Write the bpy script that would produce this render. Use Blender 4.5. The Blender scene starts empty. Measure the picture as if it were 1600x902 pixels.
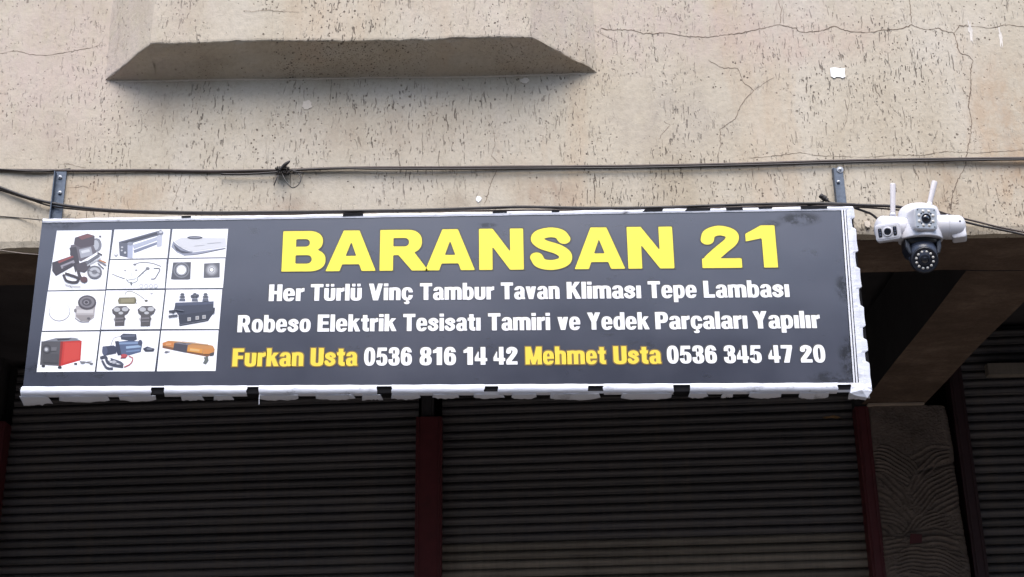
import bpy, math, random
import numpy as np
from math import radians, sin, cos, pi
from mathutils import Vector
random.seed(7)
rng = np.random.default_rng(11)
sc = bpy.context.scene
COL = sc.collection

# ------------------------------------------------------------------ camera
FPX, TH, RO = 2265.0, radians(21.7), 0.0157
CAM = np.array([0.0, -5.36, 1.6])
r0 = np.array([1.0, 0, 0]); u0 = np.array([0, -sin(TH), cos(TH)]); fw = np.array([0, cos(TH), sin(TH)])
RT = r0 * cos(RO) - u0 * sin(RO); UP = u0 * cos(RO) + r0 * sin(RO)
cd = bpy.data.cameras.new('camera'); cd.lens = 36 * FPX / 1600; cd.sensor_width = 36
cd.clip_start = 0.05; cd.clip_end = 500
cam = bpy.data.objects.new('camera', cd); COL.objects.link(cam)
from mathutils import Matrix
cam.matrix_world = Matrix(((RT[0], UP[0], -fw[0], CAM[0]), (RT[1], UP[1], -fw[1], CAM[1]),
                           (RT[2], UP[2], -fw[2], CAM[2]), (0, 0, 0, 1)))
sc.camera = cam

# ------------------------------------------------------------------ light
SUN_EL, SUN_AZ = radians(58), radians(181)
w = bpy.data.worlds.new("World"); sc.world = w; w.use_nodes = True
nt = w.node_tree
sky = nt.nodes.new('ShaderNodeTexSky'); sky.sky_type = 'NISHITA'; sky.sun_disc = False
sky.sun_elevation = SUN_EL; sky.sun_rotation = SUN_AZ
sky.dust_density = 2.2; sky.air_density = 1.0; sky.ozone_density = 1.0
bg = nt.nodes['Background']; bg.inputs['Strength'].default_value = 0.125
nt.links.new(sky.outputs[0], bg.inputs[0])
sd = bpy.data.lights.new('sun', 'SUN'); sd.energy = 1.5; sd.angle = radians(45); sd.color = (1.0, 0.955, 0.89)
sun = bpy.data.objects.new('sun', sd); COL.objects.link(sun)
dvec = Vector((sin(SUN_AZ) * cos(SUN_EL), cos(SUN_AZ) * cos(SUN_EL), sin(SUN_EL)))
sun.rotation_euler = dvec.to_track_quat('Z', 'Y').to_euler(); sun.location = dvec * 30
sc.view_settings.view_transform = 'Standard'; sc.view_settings.look = 'None'
sc.view_settings.gamma = 1; sc.view_settings.exposure = 1.5

# ------------------------------------------------------------------ helpers
def on_y(px, py, Y):
    """where the sight line through a photograph pixel meets the wall plane y = Y"""
    d = fw * FPX + RT * (px - 800) + UP * (451 - py)
    t = (Y - CAM[1]) / d[1]
    return CAM + d * t

def lin(h):
    h = h.lstrip('#'); c = [int(h[i:i + 2], 16) / 255 for i in (0, 2, 4)]
    return tuple((v / 12.92 if v <= .04045 else ((v + .055) / 1.055) ** 2.4) for v in c) + (1.0,)

class N:
    def __init__(s, name, rough=0.8, col=(.5, .5, .5, 1), metal=0, spec=0.5, coat=0):
        s.m = bpy.data.materials.new(name); s.m.use_nodes = True; s.t = s.m.node_tree
        s.b = s.t.nodes['Principled BSDF']
        s.b.inputs['Roughness'].default_value = rough; s.b.inputs['Base Color'].default_value = col
        s.b.inputs['Metallic'].default_value = metal; s.b.inputs['Specular IOR Level'].default_value = spec
        s.b.inputs['Coat Weight'].default_value = coat
    def n(s, typ, **kw):
        x = s.t.nodes.new(typ)
        for k, v in kw.items():
            if k.startswith('i_'): x.inputs[k[2:].replace('_', ' ')].default_value = v
            else: setattr(x, k, v)
        return x
    def l(s, a, b): s.t.links.new(a, b)
    def co(s, scale=(1, 1, 1), loc=(0, 0, 0), rot=(0, 0, 0)):
        g = s.n('ShaderNodeNewGeometry'); m = s.n('ShaderNodeMapping')
        m.inputs['Scale'].default_value = scale; m.inputs['Location'].default_value = loc; m.inputs['Rotation'].default_value = rot
        s.l(g.outputs['Position'], m.inputs['Vector']); return m.outputs[0]
    def noise(s, vec, scale=1, detail=4, rough=.55, dist=0):
        x = s.n('ShaderNodeTexNoise', i_Scale=scale, i_Detail=detail, i_Roughness=rough, i_Distortion=dist)
        s.l(vec, x.inputs['Vector']); return x.outputs['Fac']
    def ramp(s, fac, *stops):
        r = s.n('ShaderNodeValToRGB'); el = r.color_ramp.elements
        while len(el) < len(stops): el.new(.5)
        for e, (p, c) in zip(el, stops):
            e.position = p; e.color = c if isinstance(c, tuple) else (c, c, c, 1)
        s.l(fac, r.inputs[0]); return r.outputs[0]
    def math(s, op, a, b=None, clamp=False):
        x = s.n('ShaderNodeMath', operation=op); x.use_clamp = clamp
        for i, v in enumerate((a, b)):
            if v is None: continue
            if isinstance(v, (int, float)): x.inputs[i].default_value = v
            else: s.l(v, x.inputs[i])
        return x.outputs[0]
    def mix(s, fac, a, b, mode='MIX'):
        x = s.n('ShaderNodeMix', data_type='RGBA', blend_type=mode)
        for i, v in ((0, fac), (6, a), (7, b)):
            if isinstance(v, (int, float, tuple)): x.inputs[i].default_value = v
            else: s.l(v, x.inputs[i])
        return x.outputs[2]
    def color(s, v): s.l(v, s.b.inputs['Base Color'])
    def bump(s, h, dist=.01, strength=1):
        x = s.n('ShaderNodeBump', i_Distance=dist, i_Strength=strength); s.l(h, x.inputs['Height'])
        s.l(x.outputs[0], s.b.inputs['Normal'])

def grained(name, col, var=.25, scale=20, rough=.7, bump=.002, **kw):
    a = N(name, rough=rough, col=col, **kw)
    v = a.co(); n1 = a.noise(v, scale, 6, .6); n2 = a.noise(v, scale * .13, 3)
    lo = tuple(c * (1 - var) for c in col[:3]) + (1,); hi = tuple(min(1, c * (1 + var)) for c in col[:3]) + (1,)
    a.color(a.ramp(a.math('ADD', a.math('MULTIPLY', n1, .5), a.math('MULTIPLY', n2, .5)), (.3, lo), (.7, hi)))
    if bump: a.bump(n1, bump)
    return a.m

def mk(name, verts, faces, mats, parent=None, smooth=False, fm=None):
    me = bpy.data.meshes.new(name)
    me.from_pydata([tuple(float(c) for c in v) for v in verts], [], faces)
    for m in (mats if isinstance(mats, (list, tuple)) else [mats]): me.materials.append(m)
    if fm is not None: me.polygons.foreach_set('material_index', fm)
    if smooth: me.polygons.foreach_set('use_smooth', [True] * len(me.polygons))
    me.update()
    o = bpy.data.objects.new(name, me); COL.objects.link(o)
    if parent is not None: o.parent = parent
    return o

def tag(o, label=None, cat=None, group=None, kind=None):
    if label: o['label'] = label
    if cat: o['category'] = cat
    if group: o['group'] = group
    if kind: o['kind'] = kind
    return o

def empty(name, loc=(0, 0, 0)):
    o = bpy.data.objects.new(name, None); o.location = loc; o.empty_display_size = .1; COL.objects.link(o); return o

class B:
    """collects simple solids into one mesh"""
    def __init__(s): s.v = []; s.f = []; s.m = []
    def add(s, v, f, mi=0):
        k = len(s.v); s.v += [tuple(x) for x in v]; s.f += [tuple(i + k for i in q) for q in f]; s.m += [mi] * len(f); return s
    def box(s, x0, x1, y0, y1, z0, z1, mi=0):
        v = [(x, y, z) for z in (z0, z1) for y in (y0, y1) for x in (x0, x1)]
        return s.add(v, [(0, 2, 3, 1), (4, 5, 7, 6), (0, 1, 5, 4), (2, 6, 7, 3), (0, 4, 6, 2), (1, 3, 7, 5)], mi)
    def prism(s, pts, y0, y1, mi=0):
        """outline (x,z) counter-clockwise seen from the street, extruded along y from y0 (front) to y1"""
        n = len(pts)
        v = [(x, y0, z) for x, z in pts] + [(x, y1, z) for x, z in pts]
        f = [tuple(range(n)), tuple(range(2 * n - 1, n - 1, -1))] + [(i, i + n, (i + 1) % n + n, (i + 1) % n) for i in range(n)]
        return s.add(v, f, mi)
    def tube(s, pts, r, k=8, mi=0, caps=True):
        P = [np.array(p, float) for p in pts]; n = len(P); vs = []
        for i, p in enumerate(P):
            d = P[min(i + 1, n - 1)] - P[max(i - 1, 0)]; d /= np.linalg.norm(d) + 1e-12
            a = np.cross(d, (0, 0, 1)) if abs(d[2]) < .9 else np.cross(d, (1, 0, 0)); a /= np.linalg.norm(a); b = np.cross(d, a)
            rr = r[i] if hasattr(r, '__len__') else r
            vs += [p + rr * (a * cos(2 * pi * j / k) + b * sin(2 * pi * j / k)) for j in range(k)]
        f = [(i * k + j, i * k + (j + 1) % k, (i + 1) * k + (j + 1) % k, (i + 1) * k + j) for i in range(n - 1) for j in range(k)]
        if caps: f += [tuple(range(k))[::-1], tuple(range((n - 1) * k, n * k))]
        return s.add(vs, f, mi)
    def lathe(s, prof, c, axis, k=24, mi=0):
        """prof: list (r, h) turned about axis through c"""
        ax = np.array(axis, float); ax /= np.linalg.norm(ax)
        a = np.cross(ax, (0, 0, 1)) if abs(ax[2]) < .9 else np.cross(ax, (1, 0, 0)); a /= np.linalg.norm(a); b = np.cross(ax, a)
        c = np.array(c, float); vs = []
        for r, h in prof: vs += [c + ax * h + max(r, 1e-5) * (a * cos(2 * pi * j / k) + b * sin(2 * pi * j / k)) for j in range(k)]
        f = [(i * k + j, i * k + (j + 1) % k, (i + 1) * k + (j + 1) % k, (i + 1) * k + j) for i in range(len(prof) - 1) for j in range(k)]
        return s.add(vs, f, mi)
    def build(s, name, mats, parent=None, smooth=False):
        o = mk(name, s.v, s.f, mats, parent, smooth, s.m)
        bm_fix(o); return o

import bmesh
def bm_fix(o):
    bm = bmesh.new(); bm.from_mesh(o.data); bmesh.ops.recalc_face_normals(bm, faces=bm.faces); bm.to_mesh(o.data); bm.free()

def bevel(o, wd, seg=2, angle=35):
    m = o.modifiers.new('bevel', 'BEVEL'); m.width = wd; m.segments = seg; m.limit_method = 'ANGLE'; m.angle_limit = radians(angle); return o

def spline(pts, n=8):
    P = [np.array(p, float) for p in pts]; P = [2 * P[0] - P[1]] + P + [2 * P[-1] - P[-2]]; out = []
    for i in range(1, len(P) - 2):
        for t in np.linspace(0, 1, n, endpoint=False):
            a, b, c, d = P[i - 1:i + 3]
            out.append(.5 * (2 * b + (c - a) * t + (2 * a - 5 * b + 4 * c - d) * t * t + (3 * b - a - 3 * c + d) * t ** 3))
    return out + [P[-2]]

# ------------------------------------------------------------------ materials
STAINS = [(60, 60, .9, .6, (.44, .37, .34), .6), (1000, 20, 1.2, .35, (.44, .36, .33), .6), (1585, 210, .22, .5, (.36, .24, .15), .6), (1480, 300, .12, .25, (.30, .22, .15), .6), (860, 300, .16, .10, (.27, .19, .14), .7), (715, 310, .10, .07, (.30, .25, .20), .6),
          (180, 300, .35, .12, (.40, .28, .19), .5), (450, 330, .2, .1, (.33, .25, .19), .6), (1050, 180, .35, .22, (.33, .29, .25), .55), (620, 200, .6, .16, (.34, .28, .22), .5),
          (320, 20, .15, .2, (.36, .29, .24), .4), (1250, 60, .5, .15, (.44, .34, .29), .6), (100, 120, .4, .5, (.44, .36, .32), .6), (1120, 330, .3, .08, (.36, .28, .2), .5)]
def plaster():
    a = N('pitted_plaster', rough=.92, spec=.15)
    v = a.co()
    big = a.noise(v, 1.1, 4, .6); mid = a.noise(a.co((1, 1, .35), (3, 0, 1)), 5, 5, .6)
    c = a.ramp(a.math('ADD', a.math('MULTIPLY', big, .6), a.math('MULTIPLY', mid, .4)),
               (.36, (.38, .325, .25, 1)), (.5, (.438, .388, .315, 1)), (.64, (.475, .43, .37, 1)))
    # fine mottling of the trowelled face
    fine = a.noise(v, 55, 5, .65)
    c = a.mix(.55, c, a.ramp(fine, (.3, .80), (.5, 1.0), (.72, 1.10)), 'MULTIPLY')
    # rusty and sooty stains running down
    st = a.noise(a.co((1.6, 1, .35), (9.3, 0, 4.4)), 1.5, 5, .6)
    c = a.mix(a.math('MULTIPLY', a.ramp(st, (.55, 0.0), (.72, 1.0)), .5), c, (.40, .27, .17, 1))
    st2 = a.noise(a.co((3.0, 1, .5), (2.3, 0, 7.4)), 1.7, 6, .65)
    c = a.mix(a.math('MULTIPLY', a.ramp(st2, (.56, 0.0), (.75, 1.0)), .35), c, (.27, .235, .21, 1))
    # dragged vertical grooves, in clusters
    clus = a.ramp(a.noise(a.co((1.5, 1, .9), (5, 0, 2)), 1.7, 3, .6), (.40, .0), (.58, 1.0))
    # coordinates are bent a little so grooves wander
    wob = a.n('ShaderNodeVectorMath', operation='ADD')
    nz = a.n('ShaderNodeTexNoise', i_Scale=9.0, i_Detail=2.0); a.l(v, nz.inputs['Vector'])
    sc_ = a.n('ShaderNodeVectorMath', operation='SCALE'); sc_.inputs['Scale'].default_value = .035
    a.l(nz.outputs['Color'], sc_.inputs[0]); a.l(v, wob.inputs[0]); a.l(sc_.outputs[0], wob.inputs[1])
    def anis(scale, loc=(0, 0, 0)):
        m = a.n('ShaderNodeMapping'); m.inputs['Scale'].default_value = scale; m.inputs['Location'].default_value = loc
        a.l(wob.outputs[0], m.inputs['Vector']); return m.outputs[0]
    g1 = a.ramp(a.noise(anis((140, 140, 16)), 1, 2, .5), (.635, .0), (.69, 1.0))
    g2 = a.ramp(a.noise(anis((150, 150, 46), (4, 2, 9)), 1, 2, .5), (.67, .0), (.73, 1.0))
    # worm holes: one small pit in some cells only
    vo = a.n('ShaderNodeTexVoronoi', i_Scale=1.0, i_Randomness=1.0); a.l(anis((50, 50, 38), (1, 7, 3)), vo.inputs['Vector'])
    sel = a.n('ShaderNodeSeparateColor'); a.l(vo.outputs['Color'], sel.inputs[0])
    rad = a.math('MULTIPLY', a.math('SUBTRACT', sel.outputs[0], .56, True), .55)
    pit = a.math('MULTIPLY', a.math('SUBTRACT', rad, vo.outputs['Distance']), 16, True)
    vo2 = a.n('ShaderNodeTexVoronoi', i_Scale=1.0, i_Randomness=1.0); a.l(anis((75, 75, 26), (8, 1, 5)), vo2.inputs['Vector'])
    vo3 = a.n('ShaderNodeTexVoronoi', i_Scale=1.0, i_Randomness=1.0); a.l(anis((88, 88, 72), (3, 9, 6)), vo3.inputs['Vector'])
    sel3 = a.n('ShaderNodeSeparateColor'); a.l(vo3.outputs['Color'], sel3.inputs[0])
    clus3 = a.ramp(a.noise(a.co((1.2, 1, 1), (1, 0, 8)), 3.1, 3, .6), (.47, .45), (.62, 1.0))
    rad3 = a.math('MULTIPLY', a.math('SUBTRACT', a.math('MULTIPLY', sel3.outputs[0], clus3), .62, True), 1.15)
    pit3 = a.math('MULTIPLY', a.math('SUBTRACT', rad3, vo3.outputs['Distance']), 12, True)
    sel2 = a.n('ShaderNodeSeparateColor'); a.l(vo2.outputs['Color'], sel2.inputs[0])
    rad2 = a.math('MULTIPLY', a.math('SUBTRACT', sel2.outputs[0], .6, True), .6)
    pit2 = a.math('MULTIPLY', a.math('SUBTRACT', rad2, vo2.outputs['Distance']), 12, True)
    gr = a.math('MULTIPLY', a.math('MAXIMUM', a.math('MAXIMUM', g1, g2), pit2), clus)
    allp = a.math('MAXIMUM', gr, a.math('MULTIPLY', pit, a.math('ADD', a.math('MULTIPLY', clus, .6), .4)))
    allp = a.math('MAXIMUM', allp, pit3)
    c = a.mix(a.math('MULTIPLY', allp, .78), c, (.085, .065, .052, 1))
    for px, py, rx, rz, colr, amt in STAINS:
        q = on_y(px, py, 0); m = a.n('ShaderNodeMapping'); m.inputs['Scale'].default_value = (1 / rx, 0, 1 / rz)
        m.inputs['Location'].default_value = (-q[0] / rx, 0, -q[2] / rz); a.l(wob.outputs[0], m.inputs['Vector'])
        ln = a.n('ShaderNodeVectorMath', operation='LENGTH'); a.l(m.outputs[0], ln.inputs[0])
        fade = a.math('MULTIPLY', a.math('SUBTRACT', 1.0, ln.outputs['Value'], True), 1.6, True)
        rag = a.ramp(a.noise(a.co((2, 1, 1), (px * .01, 0, 0)), 6, 5, .7), (.35, 0.0), (.62, 1.0))
        c = a.mix(a.math('MULTIPLY', a.math('MULTIPLY', fade, rag), amt), c, colr + (1,))
    a.color(c)
    trow = a.noise(a.co((1, 1, .75), (0, 0, 5)), 17, 6, .62)
    h = a.math('SUBTRACT', a.math('ADD', a.math('MULTIPLY', fine, .34), a.math('MULTIPLY', trow, .75)), a.math('MULTIPLY', allp, .8))
    a.bump(h, .006, .9)
    return a.m

M = {}
M['plaster'] = plaster()
def brown_concrete():
    a = N('brown_concrete', rough=.95, spec=.1)
    n = a.noise(a.co((1, 1, 1)), 3, 5, .6); s = a.noise(a.co((1.2, 2.2, 1), (2, 2, 2)), 5, 6, .7)
    c = a.ramp(a.math('ADD', a.math('MULTIPLY', n, .5), a.math('MULTIPLY', s, .5)), (.33, (.070, .048, .038, 1)), (.52, (.11, .078, .060, 1)), (.68, (.18, .13, .10, 1)))
    c = a.mix(.5, c, a.ramp(a.noise(a.co(), 60, 4), (.3, .75), (.7, 1.15)), 'MULTIPLY')
    a.color(c); a.bump(a.noise(a.co(), 30, 6, .65), .006); return a.m
M['brown'] = brown_concrete()
M['ledge'] = grained('tan_render', (.33, .27, .225, 1), .22, 9, .95, .004, spec=.1)  # plain tan render of the formwork strip
M['pillar'] = grained('combed_cement', (.155, .125, .110, 1), .35, 25, .95, .003, spec=.1)
M['dark_int'] = grained('dark_plaster', (.045, .042, .045, 1), .3, 5, .95, .003, spec=.1)  # near-black plaster of the recess and beam sides
M['crack'] = grained('crack_shadow', (.15, .115, .09, 1), .4, 80, 1, 0, spec=0)
M['patch'] = grained('filler_patch', (.56, .50, .43, 1), .15, 60, .9, .002, spec=.1)
M['white_scrap'] = grained('white_paper', (.80, .81, .83, 1), .06, 30, .8, .001)
M['chalk'] = grained('white_paint_smear', (.56, .52, .48, 1), .2, 90, .9, 0)

def vinyl():
    a = N('dark_printed_vinyl', rough=.3, spec=1.0)
    v = a.co()
    n = a.noise(v, 2.2, 4, .6); c = a.ramp(n, (.3, (.023, .025, .040, 1)), (.7, (.031, .033, .052, 1)))
    # dirt: a few greasy smudges toward the edges
    d = a.noise(a.co((2.6, 1, 5), (7.7, 0, 2.2)), 3.0, 6, .7)
    c = a.mix(a.math('MULTIPLY', a.ramp(d, (.63, 0.0), (.72, 1.0)), .6), c, (.006, .006, .008, 1))
    tot = None
    for px, py, rx, rz, amt in [(1250, 342, .10, .035, .9), (1205, 350, .05, .02, .6), (1322, 450, .05, .07, .9), (1328, 560, .05, .10, .9), (1300, 590, .10, .03, .7), (95, 350, .10, .03, .6), (760, 352, .05, .012, .7), (60, 580, .05, .05, .6), (1326, 380, .03, .05, .5)]:
        q = on_y(px, py, -.14); m = a.n('ShaderNodeMapping'); m.inputs['Scale'].default_value = (1 / rx, 0, 1 / rz)
        m.inputs['Location'].default_value = (-q[0] / rx, 0, -q[2] / rz); a.l(v, m.inputs['Vector'])
        ln = a.n('ShaderNodeVectorMath', operation='LENGTH'); a.l(m.outputs[0], ln.inputs[0])
        fd = a.math('MULTIPLY', a.math('MULTIPLY', a.math('SUBTRACT', 1.0, ln.outputs['Value'], True), 2.0, True), a.ramp(a.noise(a.co((1, 1, 1), (px * .01, 0, 0)), 26, 5, .7), (.42, 0.0), (.56, 1.0)))
        c = a.mix(a.math('MULTIPLY', fd, amt), c, (.008, .008, .010, 1))
        fd = a.math('MULTIPLY', fd, amt); tot = fd if tot is None else a.math('MAXIMUM', tot, fd)
    a.l(a.math('SUBTRACT', 1.0, a.math('MULTIPLY', tot, .5)), a.b.inputs['Specular IOR Level'])
    a.color(c)
    a.l(a.ramp(n, (.3, .17), (.7, .25)), a.b.inputs['Roughness'])
    wv = a.noise(a.co((.8, 1, 1.2), (0, 0, 0), (0, .6, 0)), 1.5, 2, .4)
    a.bump(wv, .03, .22); return a.m
M['vinyl'] = vinyl()
def white_vinyl():
    a = N('white_vinyl', rough=.38, spec=.5)
    d = a.noise(a.co((8, 8, 16), (1, 0, 3)), 1.6, 6, .7)
    big = a.noise(a.co((1, 1, 1), (4, 0, 0)), 2.2, 3, .6)
    m = a.math('MULTIPLY', a.ramp(d, (.54, 0.0), (.68, 1.0)), a.ramp(big, (.5, 0.05), (.66, 1.0)))
    a.color(a.mix(m, (.58, .60, .68, 1), (.12, .12, .14, 1)))
    a.bump(a.noise(a.co((3, 3, 9)), 4, 4, .6), .012, .25); return a.m
M['white_vinyl'] = white_vinyl()
M['print_white'] = N('print_white', rough=.35, col=(.80, .81, .86, 1)).m
M['letter_white'] = N('letter_white', rough=.35, col=(.82, .82, .86, 1)).m
M['yellow'] = N('letter_yellow', rough=.35, col=(.80, .68, .050, 1)).m
M['gold'] = N('letter_gold', rough=.35, col=(.76, .55, .045, 1)).m
M['outline'] = N('letter_outline', rough=.4, col=(.035, .033, .03, 1)).m
M['outline_gold'] = N('letter_outline_gold', rough=.4, col=(.16, .10, .02, 1)).m
M['frame_black'] = grained('black_frame_paint', (.008, .008, .010, 1), .4, 30, .85, .001, spec=.12)
M['alu'] = grained('sign_trim', (.62, .63, .68, 1), .1, 40, .4, .0005, metal=.2)
M['steel'] = grained('galvanised_steel', (.085, .105, .14, 1), .35, 70, .5, .001, metal=.5)
M['bolt'] = grained('zinc_bolt', (.26, .27, .29, 1), .2, 60, .35, 0, metal=.8)
M['cable'] = grained('black_cable', (.022, .018, .018, 1), .4, 40, .5, .001)
M['cable_brown'] = grained('dusty_cable', (.055, .040, .036, 1), .4, 40, .6, .001)
M['thin_wire'] = grained('pale_wire', (.22, .18, .16, 1), .3, 60, .6, 0)
M['cam_white'] = grained('white_abs_plastic', (.56, .56, .605, 1), .07, 14, .32, 0)
M['antenna'] = grained('greyed_white_plastic', (.47, .45, .47, 1), .05, 25, .45, 0)
M['cam_face'] = grained('grey_lens_plate', (.42, .46, .52, 1), .05, 25, .3, 0)
M['cam_black'] = grained('black_abs_plastic', (.014, .016, .024, 1), .3, 25, .28, 0)
M['cam_navy'] = grained('smoked_shell', (.05, .058, .085, 1), .2, 25, .3, 0)
M['glass'] = N('lens_glass', rough=.05, col=(.006, .006, .010, 1), spec=.8, coat=1).m
M['led'] = grained('led_lens', (.55, .53, .50, 1), .1, 200, .2, 0)
M['red'] = grained('oxide_red_paint', (.085, .014, .018, 1), .35, 14, .55, .001)
M['dark_red'] = grained('dark_red_paint', (.030, .012, .016, 1), .35, 14, .6, .001)
def slat_mat(name, base, dusty):
    a = N(name, rough=.5, spec=.5)
    n = a.noise(a.co((1.2, 1, 9)), 2.4, 6, .65); n2 = a.noise(a.co((60, 1, 6), (3, 0, 0)), 1.0, 3, .6)
    f = a.math('ADD', a.math('MULTIPLY', n, .7), a.math('MULTIPLY', n2, .3))
    oi = a.n('ShaderNodeObjectInfo')      # every slat has weathered a little differently
    str_ = a.noise(a.co((14, 1, .5), (5, 0, 0)), 1.0, 3, .6)
    cc = a.mix(1.0, a.ramp(f, (.35, base), (.68, dusty)), a.ramp(oi.outputs['Random'], (0.0, .72), (1.0, 1.3)), 'MULTIPLY')
    cc = a.mix(a.math('MULTIPLY', a.ramp(str_, (.52, 0.0), (.7, 1.0)), .35), cc, (.10, .078, .062, 1))
    a.color(cc)
    a.l(a.ramp(n, (.3, .38), (.7, .65)), a.b.inputs['Roughness'])
    a.bump(a.noise(a.co((3, 1, 30)), 2, 4), .003); return a.m
M['slat'] = slat_mat('shutter_slat_paint', (.048, .045, .054, 1), (.088, .078, .076, 1))
M['slat_dusty'] = slat_mat('dusty_shutter_slat', (.125, .108, .094, 1), (.23, .20, .17, 1))
def asphalt():
    a = N('asphalt', rough=.95, spec=.2); v = a.co(); n = a.noise(v, 60, 5, .7); b = a.noise(v, .8, 4)
    a.color(a.ramp(a.math('ADD', a.math('MULTIPLY', n, .5), a.math('MULTIPLY', b, .5)), (.3, (.04, .04, .04, 1)), (.7, (.075, .072, .07, 1)))); a.bump(n, .006); return a.m
M['asphalt'] = asphalt()
M['paving'] = grained('concrete_paving', (.15, .135, .118, 1), .25, 12, .9, .004)

# ------------------------------------------------------------------ ground (street, kerb, pavement)
tag(mk('ground', [(-150, -150, -.15), (150, -150, -.15), (150, 150, -.15), (-150, 150, -.15)], [(0, 1, 2, 3)], M['asphalt']), kind='structure')
bb = B().box(-9, 9, -2.6, -.006, -.16, 0); tag(bevel(bb.build('pavement', M['paving']), .015), kind='structure')
bb = B().box(-9, 9, 0.0, 2.98, -.16, -.004); tag(bb.build('floor', M['paving']), kind='structure')

# ------------------------------------------------------------------ the building
bld = tag(empty('shop_building', (0, 0, 0)), 'pitted beige plaster shop front with a projecting ledge above dark recessed roller shutters', 'building')
ZB = 3.940     # underside of the front beam
def wy(x, z):   # slow unevenness of the plaster face
    return -.0035 * (np.sin(2.1 * x + 1.3 * z) + np.sin(4.7 * x - 3.1 * z + 1) * .6 + np.sin(1.1 * x + 6.3 * z) * .5) - .004

# front wall: a fine uneven skin on a thick beam
xs = np.concatenate([np.linspace(-8, -2.6, 20), np.linspace(-2.58, 2.58, 259), np.linspace(2.6, 8, 20)])
zs = np.concatenate([np.linspace(0, 1.62, 55), np.linspace(1.7, 4.5, 20)]) + ZB
X, Z = np.meshgrid(xs, zs); Y = wy(X, Z)
jit = rng.normal(0, 1, xs.shape); jit = np.convolve(jit, [.25, .5, .25], 'same')
Z = Z.copy(); Z[0] += .0035 * jit + .006 * np.sin(xs * 1.9); Y[0] += .006 + .002 * np.abs(jit)
nx, nz = len(xs), len(zs)
V = list(zip(X.ravel(), Y.ravel(), Z.ravel()))
Fc = [(j * nx + i, j * nx + i + 1, (j + 1) * nx + i + 1, (j + 1) * nx + i) for j in range(nz - 1) for i in range(nx - 1)]
# underside strip joins skin to soffit, and the back of the wall
k = len(V); V += [(x, .05, ZB + .001) for x in xs]
Fc += [(i + 1, i, k + i, k + i + 1) for i in range(nx - 1)]
mk('wall', V, Fc, M['plaster'], bld, smooth=False)
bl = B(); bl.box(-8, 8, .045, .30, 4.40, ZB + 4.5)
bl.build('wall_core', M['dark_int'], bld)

# front beam soffit: a slightly wavy brown sheet with real depth above it
def sheet(name, x0, x1, y0, y1, z, mat, parent, nxx, nyy, amp=.004):
    xx = np.linspace(0, 1, nxx); yy = np.linspace(0, 1, nyy); vs = []
    for b_ in yy:
        for a_ in xx:
            xa = x0[0] + (x0[1] - x0[0]) * b_; xb = x1[0] + (x1[1] - x1[0]) * b_
            x = xa + (xb - xa) * a_; y = y0 + (y1 - y0) * b_
            vs.append((x, y, z + amp * (sin(3.1 * x + 5 * y) + .6 * sin(8.3 * x - 3 * y) + .5 * sin(17 * x + 1))))
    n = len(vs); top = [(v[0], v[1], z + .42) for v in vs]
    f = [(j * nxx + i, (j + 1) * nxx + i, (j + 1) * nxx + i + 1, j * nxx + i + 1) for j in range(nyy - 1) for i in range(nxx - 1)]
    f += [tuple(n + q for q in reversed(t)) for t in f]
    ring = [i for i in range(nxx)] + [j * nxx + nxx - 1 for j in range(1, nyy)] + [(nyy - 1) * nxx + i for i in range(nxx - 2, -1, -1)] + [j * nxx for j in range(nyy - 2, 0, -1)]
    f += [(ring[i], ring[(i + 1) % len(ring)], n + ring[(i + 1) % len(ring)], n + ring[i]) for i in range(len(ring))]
    nb = (nxx - 1) * (nyy - 1); o = mk(name, vs + top, f, [mat, M['dark_int']], parent, False, [0] * nb + [1] * (len(f) - nb)); bm_fix(o); return o  # only the underside takes mat; sides and top are darker
sheet('soffit', (-8, -8), (8, 8), .046, .415, ZB + .006, M['brown'], bld, 160, 8, .0035)
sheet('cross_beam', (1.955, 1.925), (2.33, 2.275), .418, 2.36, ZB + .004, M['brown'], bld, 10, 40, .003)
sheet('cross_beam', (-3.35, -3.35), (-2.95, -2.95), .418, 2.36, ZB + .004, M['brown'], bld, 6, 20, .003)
# recess: ceiling, back wall above and beside the shutters, end walls
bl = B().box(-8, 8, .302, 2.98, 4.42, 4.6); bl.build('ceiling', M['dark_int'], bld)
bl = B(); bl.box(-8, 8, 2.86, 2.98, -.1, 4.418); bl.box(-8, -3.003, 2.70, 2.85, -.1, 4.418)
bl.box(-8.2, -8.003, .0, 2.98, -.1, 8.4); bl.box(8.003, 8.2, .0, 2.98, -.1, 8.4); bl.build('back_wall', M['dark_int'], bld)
# outer pillars that carry the front
for x in (-5.2, 5.2):
    B().box(x - .2, x + .2, .03, .44, -.1, ZB - .006).build('pillar', M['brown'], bld)

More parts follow.
